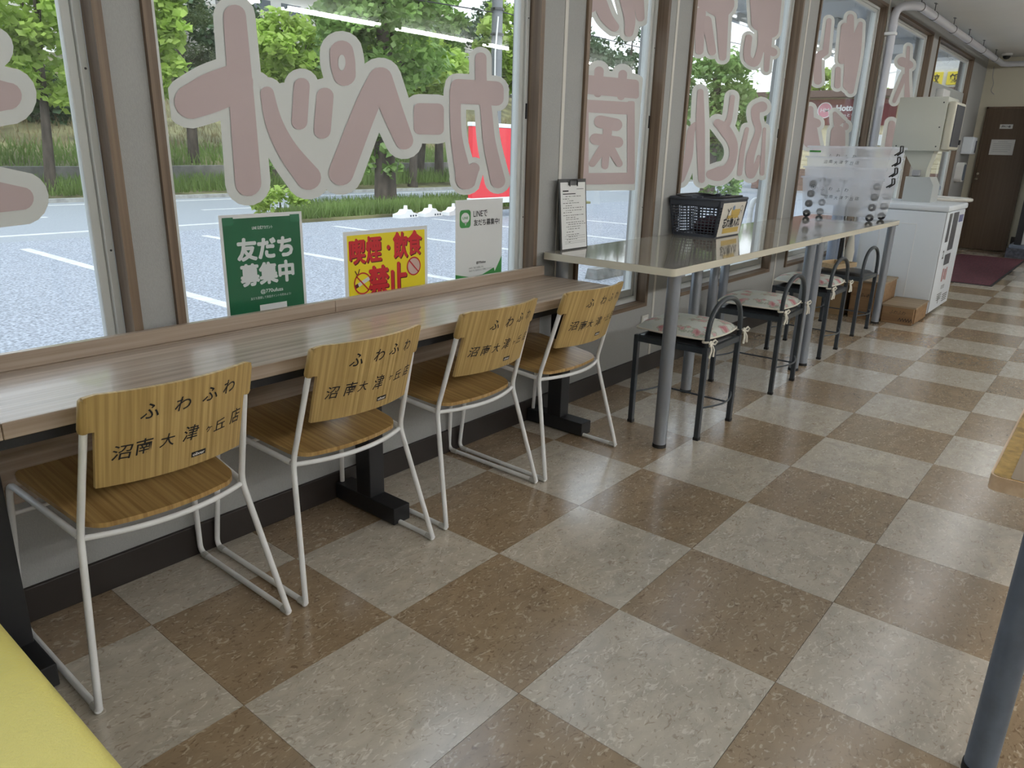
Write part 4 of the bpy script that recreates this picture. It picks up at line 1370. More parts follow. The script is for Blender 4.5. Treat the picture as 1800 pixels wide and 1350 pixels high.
vinyl('pink mirrored hiragana N on the pane behind the basket', [q2([(443, 490, 26), (442, 800, 38), (452, 1235, 28)]), q2([(400, 775, 30), (362, 830, 32), (338, 1040, 36), (262, 1215, 50)])], 9, P4)
vinyl('pink mirrored hiragana TO on the pane behind the basket', [q2([(714, 535, 22), (688, 720, 24), (640, 790, 40)]), q2([(590, 755, 36), (650, 810, 50), (715, 920, 42), (720, 1040, 34), (675, 1140, 44), (600, 1185, 60), (530, 1190, 40)])], 9, P4)
vinyl('pink mirrored hiragana FU on the pane behind the basket', [q2([(965, 615, 45), (915, 640, 40), (912, 720, 34), (935, 810, 28), (900, 930, 30), (862, 1060, 36), (868, 1190, 36), (918, 1110, 24), (938, 1040, 16)]), q2([(986, 805, 14), (965, 1180, 20)]), q2([(838, 805, 17), (800, 980, 22), (775, 1180, 22)])], 8, P4)
vinyl('pink mirrored kanji at the upper left of the third wide pane', [q([(1180, -40, 70), (1320, 20, 90)]), q([(1195, 80, 34), (1188, 320, 26)]), q([(1235, 130, 30), (1268, 325, 26)]), q([(1330, 60, 44), (1335, 360, 24)])], 7, P4)
vinyl('pink mirrored kanji at the upper right of the third wide pane', [q([(1580, -30, 75), (1570, 140, 55)]), q([(1670, -20, 40), (1640, 190, 50)]), q([(1500, 240, 22), (1490, 360, 24), (1540, 395, 26), (1575, 300, 22), (1580, 150, 24)]), q([(1628, 180, 26), (1612, 440, 16)]), q([(1610, 310, 26), (1655, 330, 26)])], 6, P4)
q4 = lambda pts: c3(1300, 0, 3.6, pts)
vinyl('pink mirrored hiragana I high on the fourth wide pane', [q4([(568, 130, 16), (545, 330, 20)]), q4([(545, 330, 20), (498, 370, 26), (497, 510, 26)])], 6, P5)
vinyl('pink mirrored kanji high on the fourth wide pane', [q4([(705, 110, 22), (690, 540, 34)]), q4([(768, 150, 14), (730, 330, 40), (705, 575, 20)]), q4([(670, 170, 26), (650, 380, 26)]), q4([(625, 440, 18), (622, 540, 20)])], 6, P5)
vinyl('pink mirrored kanji low at the left of the fourth wide pane', [q4([(450, 690, 20), (440, 900, 34)]), q4([(400, 750, 30), (490, 780, 28)]), q4([(470, 800, 20), (490, 940, 26)])], 7, P5)
vinyl('pink mirrored kanji low at the right of the fourth wide pane', [q4([(605, 720, 14), (640, 790, 40), (670, 800, 24)]), q4([(625, 840, 46), (620, 960, 50)])], 7, P5)
vinyl('pink mirrored kanji with two legs on the fifth wide pane', [q4([(1070, 300, 10), (1062, 420, 14), (1060, 500, 14), (1062, 620, 18)]), q4([(1030, 390, 30), (1075, 410, 26)]), q4([(1048, 480, 14), (1010, 570, 14), (980, 640, 12)])], 6, P6)
vinyl('pink mirrored letter behind the beige dispenser box', [q4([(965, 785, 22), (945, 960, 30)])], 7, P6)

# ================================================================== posters on the large pane
mat('poster_white', (0.74, 0.75, 0.74), 0.35)
mat('line_green_dark', (0.010, 0.115, 0.048), 0.35)
mat('line_green', (0.045, 0.26, 0.06), 0.4)
mat('print_grey_white', (0.66, 0.69, 0.69), 0.5)
mat('poster_yellow', (0.84, 0.70, 0.02), 0.4)
mat('poster_red', (0.55, 0.02, 0.03), 0.4)
mat('poster_shadow', (0.09, 0.01, 0.012), 0.4)
mat('tape_green', (0.04, 0.17, 0.09), 0.25)
mat('film', (0.78, 0.80, 0.80), 0.3)
mat('icon_food', (0.62, 0.45, 0.40), 0.5)
def poster(name, label, x0, x1, z0, z1, rot=0.0):
    t = thing(name, label, 'poster', ((x0+x1)/2, 0.7705, z1))
    t.rotation_euler = (0, rot, 0)
    w = (x1-x0)/2; h = z1-z0
    return t, w, h
def sheet(t, a0, a1, b0, b1, y0, y1, m, name):
    return MB().box(a0, a1, y1, y0, b0, b1).done(name, m, t)
def pf(d): return lambda a, b: (a, -d, b)
# green one
t, w_, h_ = poster('green_poster', 'dark green poster with white Japanese lettering on the large pane', 0.026, 0.318, 0.60, 1.024)
sheet(t, -w_, w_, -h_, 0, 0.0, -0.0006, 'poster_white', 'sheet')
sheet(t, -w_+0.010, w_-0.010, -h_, -0.012, -0.0006, -0.0010, 'line_green_dark', 'green_field')
Print(pf(0.0013), (0, -1, 0)).text('友だち', 0.004, -0.108, w=0.195, h=0.066, bold=0.055).text('募集中', 0.006, -0.188, w=0.190, h=0.066, bold=0.055).text('LINE 公式アカウント', -0.002, -0.043, w=0.072, h=0.011, bold=0.02).text('@770ufuzs', 0.016, -0.246, w=0.082, h=0.015, bold=0.02).text('友だち登録して来店ポイントを貯めよう!', 0.012, -0.264, w=0.148, h=0.0085).done('lettering', 'print_grey_white', t)
sheet(t, -0.032, 0.068, -h_+0.03, -0.288, -0.0010, -0.0013, 'poster_white', 'blank_square')
for s in (-1, 1):
    MB().box(s*0.118-0.018, s*0.118+0.018, -0.0017, -0.0013, -0.032, -0.008).done('tape', 'tape_green', t)
# yellow one
t, w_, h_ = poster('yellow_poster', 'yellow no smoking and no eating poster with red Japanese lettering', 0.482, 0.886, 0.655, 0.945, 0.0)
sheet(t, -w_, w_, -h_, 0, 0.0, -0.0006, 'film', 'laminate')
sheet(t, -w_+0.016, w_-0.014, -h_+0.014, -0.014, -0.0006, -0.0010, 'poster_yellow', 'yellow_field')
for m, dx, dz, d, nm in (('poster_shadow', 0.004, -0.004, 0.0013, 'letter_shadow'), ('poster_red', 0.0, 0.0, 0.0017, 'lettering')):
    Print(pf(d), (0, -1, 0)).text('喫', -0.143+dx, -0.072+dz, w=0.068, h=0.086, bold=0.035).text('煙', -0.068+dx, -0.069+dz, w=0.068, h=0.090, bold=0.035).text('・', 0.002+dx, -0.068+dz, w=0.016, h=0.018, bold=0.0).text('飲', 0.062+dx, -0.064+dz, w=0.068, h=0.094, bold=0.035).text('食', 0.134+dx, -0.060+dz, w=0.070, h=0.090, bold=0.035).text('禁', -0.048+dx, -0.188+dz, w=0.092, h=0.110, bold=0.04).text('止', 0.046+dx, -0.186+dz, w=0.090, h=0.112, bold=0.04).done(nm, m, t)
Print(pf(0.0014)).disc(0.128, -0.150, 0.034, 0.034).done('food_icon', 'icon_food', t)
Print(pf(0.0021)).line((-0.158, -0.198), (-0.092, -0.172), 0.014).done('cigarette', 'poster_white', t)
Print(pf(0.0023)).line((-0.158, -0.198), (-0.144, -0.1925), 0.014).line((-0.157, -0.140), (-0.145, -0.160), 0.004).line((-0.136, -0.135), (-0.146, -0.158), 0.004).done('cigarette_tip', 'poster_shadow', t)
Print(pf(0.0026)).ring(-0.124, -0.188, 0.040, 0.040, 0.005).line((-0.152, -0.160), (-0.096, -0.216), 0.005).ring(0.128, -0.150, 0.036, 0.036, 0.005).line((0.103, -0.125), (0.153, -0.175), 0.005).done('ban_rings', 'poster_red', t)['kind'] = 'stuff'
# white one
t, w_, h_ = poster('white_poster', 'white poster with green speech bubble logo at the right of the large pane', 1.045, 1.337, 0.60, 1.034)
sheet(t, -w_, w_, -h_, 0, 0.0, -0.0006, 'poster_white', 'sheet')
Print(pf(0.0010)).poly(rrect(-0.122, -0.056, -0.112, -0.040, 0.014, 4)).poly([(-w_, -h_), (w_, -h_), (w_, -0.245), (0.10, -0.31), (0.095, -0.292), (0.02, -0.315), (-0.06, -0.318), (-w_, -0.30)]).done('green_field', 'line_green', t)
Print(pf(0.0014)).disc(-0.089, -0.072, 0.025, 0.021).poly([(-0.092, -0.090), (-0.080, -0.090), (-0.088, -0.104)]).done('speech_bubble', 'poster_white', t)
Print(pf(0.0018)).text('LINE', -0.089, -0.072, w=0.032, h=0.010, bold=0.02).done('bubble_lettering', 'line_green', t)
Print(pf(0.0014), (0, -1, 0)).text('LINEで', 0.003, -0.058, w=0.085, h=0.026, bold=0.012).text('友だち募集中!', 0.044, -0.094, w=0.162, h=0.026, bold=0.02).text('@770ufuzs', 0.010, -0.262, w=0.060, h=0.012, bold=0.015).text('LINEの「友だち追加」から', -0.02, -0.281, w=0.09, h=0.008).text('「QRコード」をスキャンして登録してください。', 0.010, -0.293, w=0.15, h=0.008).done('lettering', 'ink', t)
# ================================================================== outside
GZ = -0.15
mat('asphalt', (0.29, 0.31, 0.345), 0.9, noise=(45, 0.55, (1, 1, 1)), bump=(120, 0.8))
mat('road_asphalt', (0.29, 0.31, 0.33), 0.9, noise=(40, 0.12, (1, 1, 1)))
mat('line_white', (0.55, 0.56, 0.56), 0.8, noise=(8, 0.12, (1, 1, 1)))
mat('concrete', (0.36, 0.36, 0.34), 0.9, noise=(6, 0.25, (1, 1, 1)), bump=(80, 0.6))
mat('concrete_mid', (0.20, 0.20, 0.19), 0.9, noise=(9, 0.35, (1, 1, 1)), bump=(80, 0.6))
mat('concrete_dark', (0.20, 0.19, 0.175), 0.9, noise=(3, 0.3, (1, 1, 1)))
mat('soil_grass', (0.17, 0.16, 0.075), 0.95, noise=(1.1, 0.5, (1, 1, 1)), bump=(30, 1.0))
struct(MB().box(-40, 70, 0.86, 10.4, GZ-0.2, GZ).done('parking_lot', 'asphalt'))
struct(MB().box(-40, 90, 10.4, 17.5, GZ-0.25, GZ-0.02).done('road', 'road_asphalt'))
struct(MB().box(-2.7, 11.9, 0.80, 1.15, GZ, -0.10).done('outer_step', 'concrete'))
ml = MB()
for x in (-2.7, -0.25, 2.2, 4.65, 7.1, 9.55, 12.0):
    ml.box(x-0.06, x+0.06, 3.9, 9.6, GZ, GZ+0.004)
ml.box(-30, 6.4, 11.25, 11.40, GZ-0.02, GZ-0.014).box(-30, 80, 16.6, 16.75, GZ-0.02, GZ-0.014)
for k in range(-3, 10): ml.box(k*8-1, k*8+4, 13.95, 14.08, GZ-0.02, GZ-0.014)
struct(ml.done('painted_lines', 'line_white'))
# verge, low wall, embankment
vg = MB()
prof = [(17.4, GZ-0.02), (17.5, GZ+0.06), (20.2, 0.02), (20.2, 0.42), (20.45, 0.42), (22, 0.75), (26, 2.0), (30, 3.6), (33, 4.4), (60, 5.0)]
rows = []
for x in (-40, -20, 0, 10, 20, 35, 60, 100):
    lift = max(0.0, x-8)*0.012
    rows.append([vg.bm.verts.new((x, y, z+lift*(y > 18))) for y, z in prof])
for A, B in zip(rows[:-1], rows[1:]):
    for i in range(len(prof)-1):
        vg.bm.faces.new((A[i], B[i], B[i+1], A[i+1]))
struct(vg.done('embankment', 'soil_grass'))
struct(MB().prism([(-40, 0.0), (8, 0.0), (100, 1.1), (100, 1.62), (8, 0.52), (-40, 0.52)], 20.12, 20.4, 1).done('retaining_wall', 'concrete_dark'))
struct(MB().box(-40, 90, 17.36, 17.5, GZ-0.1, GZ+0.07).done('kerb_stones', 'concrete'))
# median strip in front of the road
struct(MB().prism([(6.6, 10.45), (16.5, 10.45), (17.2, 11.3), (16.5, 12.9), (8.2, 12.9), (6.4, 11.2)], GZ-0.1, GZ+0.05, 2).done('grass_island', 'soil_grass'))

# ---- plants
mat('leaf_bright', (0.40, 0.54, 0.12), 0.55, noise=(0.9, 0.45, (1, 1, 1)), trans=0.45)
mat('leaf_mid', (0.21, 0.34, 0.09), 0.55, noise=(0.8, 0.5, (1, 1, 1)), trans=0.35)
mat('leaf_dark', (0.07, 0.12, 0.055), 0.6, noise=(0.8, 0.4, (1, 1, 1)), trans=0.2)
mat('needle', (0.10, 0.135, 0.050), 0.6, noise=(1.4, 0.45, (1, 1, 1)), trans=0.2)
mat('bark', (0.075, 0.060, 0.048), 0.9, noise=(9, 0.4, (1, 1, 0.25)), bump=(25, 1.0))
mat('grass_blade', (0.16, 0.235, 0.065), 0.7, noise=(0.5, 0.4, (1, 1, 1)), trans=0.35)
rng = np.random.default_rng(4)
def leaf_quads(C, size, flat=0.5, aspect=0.75):
    """quads at the points C with random tilt"""
    n = len(C)
    nrm = rng.normal(size=(n, 3)); nrm[:, 2] = np.abs(nrm[:, 2])+flat
    nrm /= np.linalg.norm(nrm, axis=1)[:, None]
    a = rng.normal(size=(n, 3))
    a -= (a*nrm).sum(1)[:, None]*nrm
    a /= np.linalg.norm(a, axis=1)[:, None]
    b = np.cross(nrm, a)
    s = size*rng.uniform(0.6, 1.25, n)[:, None]
    a = a*s*0.5; b = b*s*0.5*aspect
    # kite shaped leaf
    V = np.stack([C-a, C-b*0.95+a*0.1, C+a, C+b*0.95+a*0.1], 1).reshape(-1, 3)
    F = np.arange(n*4).reshape(-1, 4)
    return V, F
def crown_points(blobs, n):
    """points in the shells of clumps spread over big blobs"""
    out = []
    vol = [b[3]*b[4]*b[5] for b in blobs]
    for bl, v in zip(blobs, vol):
        k = int(n*v/sum(vol))
        nc = max(6, k//45)
        d = rng.normal(size=(nc, 3)); d /= np.linalg.norm(d, axis=1)[:, None]
        rad = rng.uniform(0.35, 1.0, nc)**0.5
        cc = d*rad[:, None]*np.array(bl[3:6])+np.array(bl[:3])
        idx = rng.integers(0, nc, k)
        e = rng.normal(size=(k, 3)); e /= np.linalg.norm(e, axis=1)[:, None]
        cr = 0.30*min(bl[3:6])+0.12
        out.append(cc[idx]+e*cr*rng.uniform(0.3, 1.0, k)[:, None]*np.array([1, 1, 0.75]))
    return np.concatenate(out)
def tree(label, base, top, r0, blobs, n, leaf, m, cat='tree', group='trees across the road', twigs=5, lean=(0, 0)):
    t = thing('tree', label, cat, base, 0, group)
    b = Vector(base)
    tp = Vector(top)-b
    tk = MB()
    pts = [Vector((0, 0, -0.2)), Vector((0, 0, 0.12)), tp*0.3+Vector((lean[0]*0.3, lean[1]*0.3, 0)), tp*0.65+Vector((lean[0], lean[1], 0))*0.4, tp]
    tk.tube(pts, [r0*1.5, r0*1.15, r0*0.9, r0*0.65, r0*0.2], 10)
    for k in range(twigs):
        bl = blobs[k % len(blobs)]
        f = 0.35+0.5*k/max(1, twigs)
        s = tp*f
        e = Vector(bl[:3])-b + Vector(rng.uniform(-0.5, 0.5, 3)*np.array(bl[3:6]))
        tk.tube([s, (s+e)/2+Vector((0, 0, 0.1)), e], [r0*0.35, r0*0.22, r0*0.08], 6)
    tk.done('trunk', 'bark', t, 60)
    C = crown_points(blobs, n) - np.array(base)
    V, F = leaf_quads(C, leaf)
    fast_mesh('foliage', V, F, m, t)
    return t
def pine(label, base, h, layers, n, group='pines on the bank'):
    t = thing('pine_tree', label, 'tree', base, 0, group)
    tk = MB().tube([(0, 0, -0.3), (0.05, 0, h*0.3), (-0.12, 0.05, h*0.6), (0.1, 0, h*0.85), (0.0, 0, h)], [0.17, 0.14, 0.11, 0.07, 0.03], 10)
    P = []
    for (dx, dz, rx, rz) in layers:
        tk.tube([(0, 0, dz-0.35), (dx*0.5, 0, dz-0.15), (dx, 0.0, dz)], [0.06, 0.045, 0.02], 6)
        k = int(n/len(layers))
        d = rng.normal(size=(k, 3)); d /= np.linalg.norm(d, axis=1)[:, None]
        nc = 12
        cc = rng.normal(size=(nc, 3))*np.array([rx, rx*0.8, rz])*0.5+np.array([dx, 0, dz])
        P.append(cc[rng.integers(0, nc, k)]+d*rng.uniform(0.05, 0.28, k)[:, None])
    tk.done('trunk', 'bark', t, 60)
    V, F = leaf_quads(np.concatenate(P), 0.22, 0.9, 0.12)
    fast_mesh('needles', V, F, 'needle', t)
    return t
tree('leafy tree behind the leftmost pane', (5.7, 18.5, 0.1), (6.0, 18.5, 4.6), 0.11, [(5.6, 18.5, 4.1, 1.2, 1.2, 1.1), (6.0, 18.4, 2.7, 0.8, 0.8, 0.8), (4.6, 18.6, 3.0, 0.9, 0.9, 0.9), (6.3, 18.6, 5.2, 1.0, 1.0, 0.9)], 8000, 0.21, 'leaf_bright')
tree('narrow leafy tree beside the wallpapered pier', (8.2, 18.2, 0.1), (8.5, 18.2, 4.9), 0.10, [(8.3, 18.2, 4.2, 0.75, 0.8, 1.2), (8.5, 18.2, 2.9, 0.55, 0.6, 0.8)], 3200, 0.25, 'leaf_bright')
pine('crooked pine left of the large katakana', (10.7, 21.2, 0.55), 5.6, [(-0.6, 3.4, 0.7, 0.35), (0.5, 3.1, 0.7, 0.3), (0.2, 4.2, 0.8, 0.4), (-0.4, 4.9, 0.7, 0.35), (0.6, 2.5, 0.5, 0.25)], 5200)
tree('round leafy tree behind the small katakana', (12.2, 19.2, 0.1), (12.8, 19.2, 4.6), 0.12, [(12.9, 19.2, 3.9, 1.15, 1.1, 1.0), (13.3, 19.3, 3.2, 0.8, 0.8, 0.7)], 4200, 0.26, 'leaf_bright')
tree('tall ivy covered tree on the grass island', (10.72, 12.4, GZ), (10.95, 12.6, 5.2), 0.24, [(10.9, 12.7, 5.0, 1.6, 1.5, 1.3), (10.4, 12.6, 3.6, 1.0, 1.1, 1.0), (11.6, 12.7, 3.5, 1.1, 1.1, 1.1), (10.7, 12.4, 2.1, 0.55, 0.55, 0.9), (10.45, 12.3, 0.95, 0.45, 0.4, 0.6), (11.0, 12.35, 1.0, 0.32, 0.3, 0.3)], 9500, 0.21, 'leaf_mid', group='trees nearer than the road')
tree('bright leafy tree right of the ivy covered tree', (16.6, 16.2+1.6, 0.1), (16.8, 17.6, 4.6), 0.13, [(16.9, 17.5, 3.7, 1.5, 1.3, 1.1), (17.9, 17.6, 3.0, 0.9, 0.9, 0.7), (15.9, 17.5, 4.6, 1.0, 1.0, 0.8)], 4600, 0.27, 'leaf_bright')
tree('bright tree just right of the utility pole', (20.2, 17.7, 0.15), (20.8, 17.6, 5.2), 0.12, [(21.0, 17.6, 5.0, 0.9, 1.0, 1.2), (21.3, 17.7, 3.6, 0.6, 0.6, 0.8)], 2600, 0.27, 'leaf_bright')
for k, (x, y, zt, r, lab) in enumerate(((22.5, 27, 8.0, 2.2, 'dark evergreen on the bank behind the wires'), (30.0, 31, 9.2, 3.0, 'dark evergreen behind the utility pole'), (16.5, 29, 7.4, 2.0, 'dark evergreen on the bank behind the ivy covered tree'),
                                       (7.0, 25.5, 4.6, 1.8, 'dark tree in the shade of the bank, far left'), (36.5, 26, 8.3, 2.6, 'dark evergreen seen through the narrow pane'), (45.0, 27, 9.0, 3.0, 'farther dark evergreen seen through the narrow pane'), (38.0, 33, 10.0, 2.8, 'tall dark evergreen at the end of the bank'))):
    zb = 1.2 if y < 26 else 3.0
    tree(lab, (x, y, zb), (x+0.2, y, zt-0.6), 0.18, [(x, y, zt-1.4, r*0.8, r*0.8, 1.5), (x+0.6*r, y, zt-2.4, r*0.7, r*0.6, 1.3), (x-0.7*r, y, zt-2.6, r*0.7, r*0.6, 1.2)], 3600, 0.30, 'leaf_dark', group='dark trees on the bank')
tree('big round tree seen over the basket', (21.6, 9.4, GZ), (22.0, 9.6, 4.2), 0.22, [(22.0, 9.7, 3.3, 1.0, 1.25, 1.0), (22.0, 9.9, 2.0, 1.0, 1.3, 1.0), (22.0, 9.2, 2.2, 0.9, 1.0, 1.0), (22.0, 10.1, 1.0, 0.8, 0.9, 0.6)], 7800, 0.20, 'leaf_mid', group='trees nearer than the road')
tree('leafy tree rising behind the brown roofed shop', (39, 11.6, GZ), (39, 11.6, 5.0), 0.2, [(39, 11.8, 4.7, 1.2, 1.6, 0.9), (39, 10.2, 4.3, 1.1, 1.2, 0.6), (39, 13.3, 4.6, 1.1, 1.2, 0.9)], 3800, 0.26, 'leaf_bright', group='trees nearer than the road')
tree('thin tree left of the brown roofed shop', (27, 9.0, GZ), (27, 8.8, 3.9), 0.10, [(27, 9.0, 3.2, 0.6, 1.0, 0.6), (27, 9.8, 2.3, 0.6, 0.8, 0.6)], 1800, 0.20, 'leaf_mid', group='trees nearer than the road')
# bare trunks on the far verge
for k, (x, y, h, lean, lab) in enumerate(((18.2, 19.2, 4.2, 0.6, 'leaning trunk on the far verge below the short bar'), (18.75, 18.7, 5.0, 0.05, 'straight thick trunk on the far verge below the short bar'), (14.9, 19.4, 4.4, -0.1, 'trunk on the far verge hidden by the ivy covered tree'))):
    tree(lab, (x, y, 0.05), (x+lean, y, h), 0.16, [(x+lean, y, h+0.4, 1.1, 1.1, 0.8)], 1500, 0.26, 'leaf_mid', group='trunks on the far verge', twigs=3)
# hedge clumps and grass
def bush(label, x, y, z, r, n, m='leaf_mid'):
    t = thing('bush', label, 'bush', (x, y, z), 0, 'bushes by the road')
    V, F = leaf_quads(crown_points([(0, 0, r*0.6, r, r*0.7, r*0.6)], n), 0.12)
    fast_mesh('foliage', V, F, m, t)
    MB().tube([(0, 0, -0.05), (0, 0, r*0.7)], [0.03, 0.01], 6).done('stem', 'bark', t)
bush('low bush at the foot of the far wall, left', 11.2, 18.6, 0.0, 0.65, 900)
bush('small bush at the left end of the grass island', 7.2, 11.4, GZ, 0.5, 700, 'leaf_bright')
bush('small bush beside the red sign', 12.6, 11.0, GZ, 0.5, 700, 'leaf_bright')
bush('bush seen under the round tree over the basket', 20.2, 8.4, GZ, 0.8, 1100)
mat('dry_grass', (0.24, 0.20, 0.105), 0.8, noise=(0.6, 0.35, (1, 1, 1)), trans=0.25)
def grass(name, x0, x1, y0, y1, zf, n, h, parent_label, m='grass_blade'):
    P = np.stack([rng.uniform(x0, x1, n), rng.uniform(y0, y1, n)], 1)
    z = np.array([zf(a, b) for a, b in P])
    hh = h*rng.uniform(0.4, 1.3, n)
    a = rng.uniform(0, 2*PI, n)
    d = np.stack([np.cos(a), np.sin(a), np.zeros(n)], 1)*0.012*(1+h)
    tip = np.stack([rng.normal(0, 0.25, n)*hh, rng.normal(0, 0.25, n)*hh, hh], 1)
    B = np.concatenate([P, z[:, None]], 1)
    V = np.stack([B-d, B+d, B+tip+d*0.25, B+tip-d*0.25], 1).reshape(-1, 3)
    o = fast_mesh(name, V, np.arange(n*4).reshape(-1, 4), m)
    o['kind'] = 'stuff'; o['label'] = parent_label; o['category'] = 'grass'
def isl(x, y): return GZ+0.05
grass('island_grass', 6.9, 16.3, 10.5, 11.1, isl, 5200, 0.22, 'short grass and weeds along the near edge of the island')
grass('island_grass', 8.3, 16.0, 11.1, 12.8, isl, 6000, 0.20, 'grass covering the middle of the island')
def vz(x, y): return 0.0+max(0, x-8)*0.012 - 0.05*(20.2-y)/2.7
grass('verge_grass', -6, 30, 17.6, 19.85, vz, 16000, 0.34, 'tall grass on the verge across the road')
def sz(x, y): return np.interp(y, [20.45, 22, 26, 30, 33], [0.42, 0.75, 2.0, 3.6, 4.4])+max(0, x-8)*0.012
grass('bank_grass', -4, 34, 20.5, 22.6, sz, 9000, 0.34, 'rough green grass on the foot of the bank')
grass('bank_grass', -4, 34, 22.4, 27.5, sz, 9000, 0.25, 'dry brown grass on the upper bank', 'dry_grass')

# ---- fence, flats, shop, pole, signs
mat('siding', (0.50, 0.48, 0.43), 0.7)
t = thing('slatted_fence', 'beige slatted wall along the top of the bank', 'fence', (0, 31.5, 0))
for x in range(-6, 48, 6):
    lift = max(0, x-8)*0.012+4.2
    for k in range(16):
        MB().box(x, x+5.94, 0, 0.12, lift+k*0.17, lift+k*0.17+0.145).done('slat', 'siding', t) if k > 1 else None
    MB().box(x-0.06, x+0.06, -0.06, 0.16, 3.2, lift+2.8).done('post', 'concrete_dark', t)
mat('flat_wall', (0.60, 0.60, 0.58), 0.8)
mat('window_dark', (0.06, 0.08, 0.10), 0.2)
t = thing('apartment_block', 'pale apartment block far behind the trees', 'building', (0, 60, 0))
MB().box(24, 62, 0, 12, 2, 26).done('wall', 'flat_wall', t)
mp_ = None
for i in range(12):
    for j in range(6):
        if mp_ is None:
            o = MB().box(-1.0, 1.0, -0.06, 0.02, 0, 1.5).done('window', 'window_dark', t); mp_ = o.data
        else:
            o = link(bpy.data.objects.new('window', mp_), t)
        o.location = (26+i*3.1, 0, 5+j*3.2)
for j in range(6):
    MB().box(24, 62, -1.1, 0, 4.2+j*3.2, 4.35+j*3.2).box(24, 62, -1.1, -1.0, 4.3+j*3.2, 5.1+j*3.2).done('balcony', 'siding', t)
# shop with brown roof
mat('cream_siding', (0.72, 0.63, 0.42), 0.8)
mat('roof_brown', (0.13, 0.075, 0.065), 0.6)
mat('sign_brown', (0.20, 0.045, 0.042), 0.4)
mat('sign_pink', (0.72, 0.30, 0.36), 0.5)
mat('stone_brown', (0.24, 0.15, 0.12), 0.9, noise=(3, 0.4, (1, 1, 3)))
t = thing('shop_building', 'cream sided take-away shop with brown roof edge', 'building', (32, 0, GZ))
MB().box(0, 4, 1.0, 12.2, 0, 3.72).done('wall', 'cream_siding', t)
for k in range(16):
    MB().box(-0.03, 0.0, 1.0, 12.2, 0.9+k*0.18, 0.9+k*0.18+0.165).done('siding_board', 'cream_siding', t)
MB().box(-0.06, 0.0, 1.0, 12.2, 0.0, 0.9).done('stone_base', 'stone_brown', t)
MB().box(-0.55, 4.4, 0.6, 12.5, 3.72, 3.98, 0.02).done('roof', 'roof_brown', t)
MB().box(-0.05, 0.0, 11.1, 12.2, 0.0, 2.6).done('corner_cladding', 'stone_brown', t)
MB().box(-0.05, -0.03, 1.4, 2.8, 1.0, 2.6).done('window', 'window_dark', t)
MB().box(-0.4, -0.03, 6.9, 7.5, 1.9, 2.3, 0.02).done('air_unit', 'enamel', t)
s = thing('shop_sign', 'brown shop sign board with round emblem and white lettering', 'sign', (32, 0, GZ))
MB().box(-0.16, -0.03, 6.7, 10.12, 2.66, 3.66, 0.01).done('board', 'sign_brown', s)
def sf(d): return lambda a, b: (-0.161-d, 9.42-a, b)
Print(sf(0.002)).disc(0.0, 3.24, 0.30, 0.31).done('emblem', 'white_ink', s)
Print(sf(0.004)).disc(0.0, 3.24, 0.265, 0.275).done('emblem_field', 'sign_pink', s)
Print(sf(0.006)).text('HM', 0.0, 3.24, w=0.33, h=0.15, bold=0.01).done('emblem_letters', 'white_ink', s)
Print(sf(0.004)).text('Hotto', 0.83, 3.32, w=0.78, h=0.24, bold=0.04).text('Motto', 1.82, 3.32, w=0.82, h=0.24, bold=0.04).text('ほっともっと', 1.05, 3.05, w=0.95, h=0.12, bold=0.02).done('lettering', 'white_ink', s)
# far building with yellow signs
mat('white_render', (0.74, 0.75, 0.76), 0.8)
mat('sign_yellow', (0.85, 0.68, 0.03), 0.4)
t = thing('white_building', 'white building with yellow signs behind the shop', 'building', (42.5, 0, GZ))
MB().box(0, 8, -6, 9.6, 0, 6.2).done('wall', 'white_render', t)
for k, (y, ch) in enumerate(((8.6, '王'), (7.75, '餃'), (6.9, '飯'), (6.05, '大'), (5.2, '店'))):
    b = MB().box(-0.12, 0.0, y-0.33, y+0.33, 4.95, 5.55, 0.01).done('sign_panel', 'sign_yellow', t)
    Print(lambda a, c, y=y: (-0.125, y-a, 5.25+c)).text(ch, 0, 0, w=0.42, h=0.42, bold=0.03).done('sign_character', 'ink', b)
# canopy over the walkway outside the windows
mat('soffit', (0.62, 0.63, 0.62), 0.7, noise=(0.6, 0.05, (1, 6, 1)))
cn = struct(MB().box(6.2, 13.5, 0.87, 2.70, 2.80, 2.95).done('canopy', 'soffit'))
for x in (7.2, 8.9, 10.6, 12.3):
    MB().box(x-0.04, x+0.04, 0.9, 2.66, 2.72, 2.80).done('canopy_rib', 'soffit', cn)
MB().box(6.2, 13.5, 2.66, 2.72, 2.70, 2.97).done('fascia', 'soffit', cn)
t = thing('canopy_lamp', 'grey box lamp fixed under the outside canopy', 'lamp', (8.8, 1.9, 2.80))
MB().box(-0.25, 0.25, -0.08, 0.08, -0.09, 0.0, 0.015).done('housing', 'appliance_grey', t)
MB().tube([(-0.2, 0, -0.10), (0.2, 0, -0.10)], 0.02, 10).done('tube', 'enamel', t)
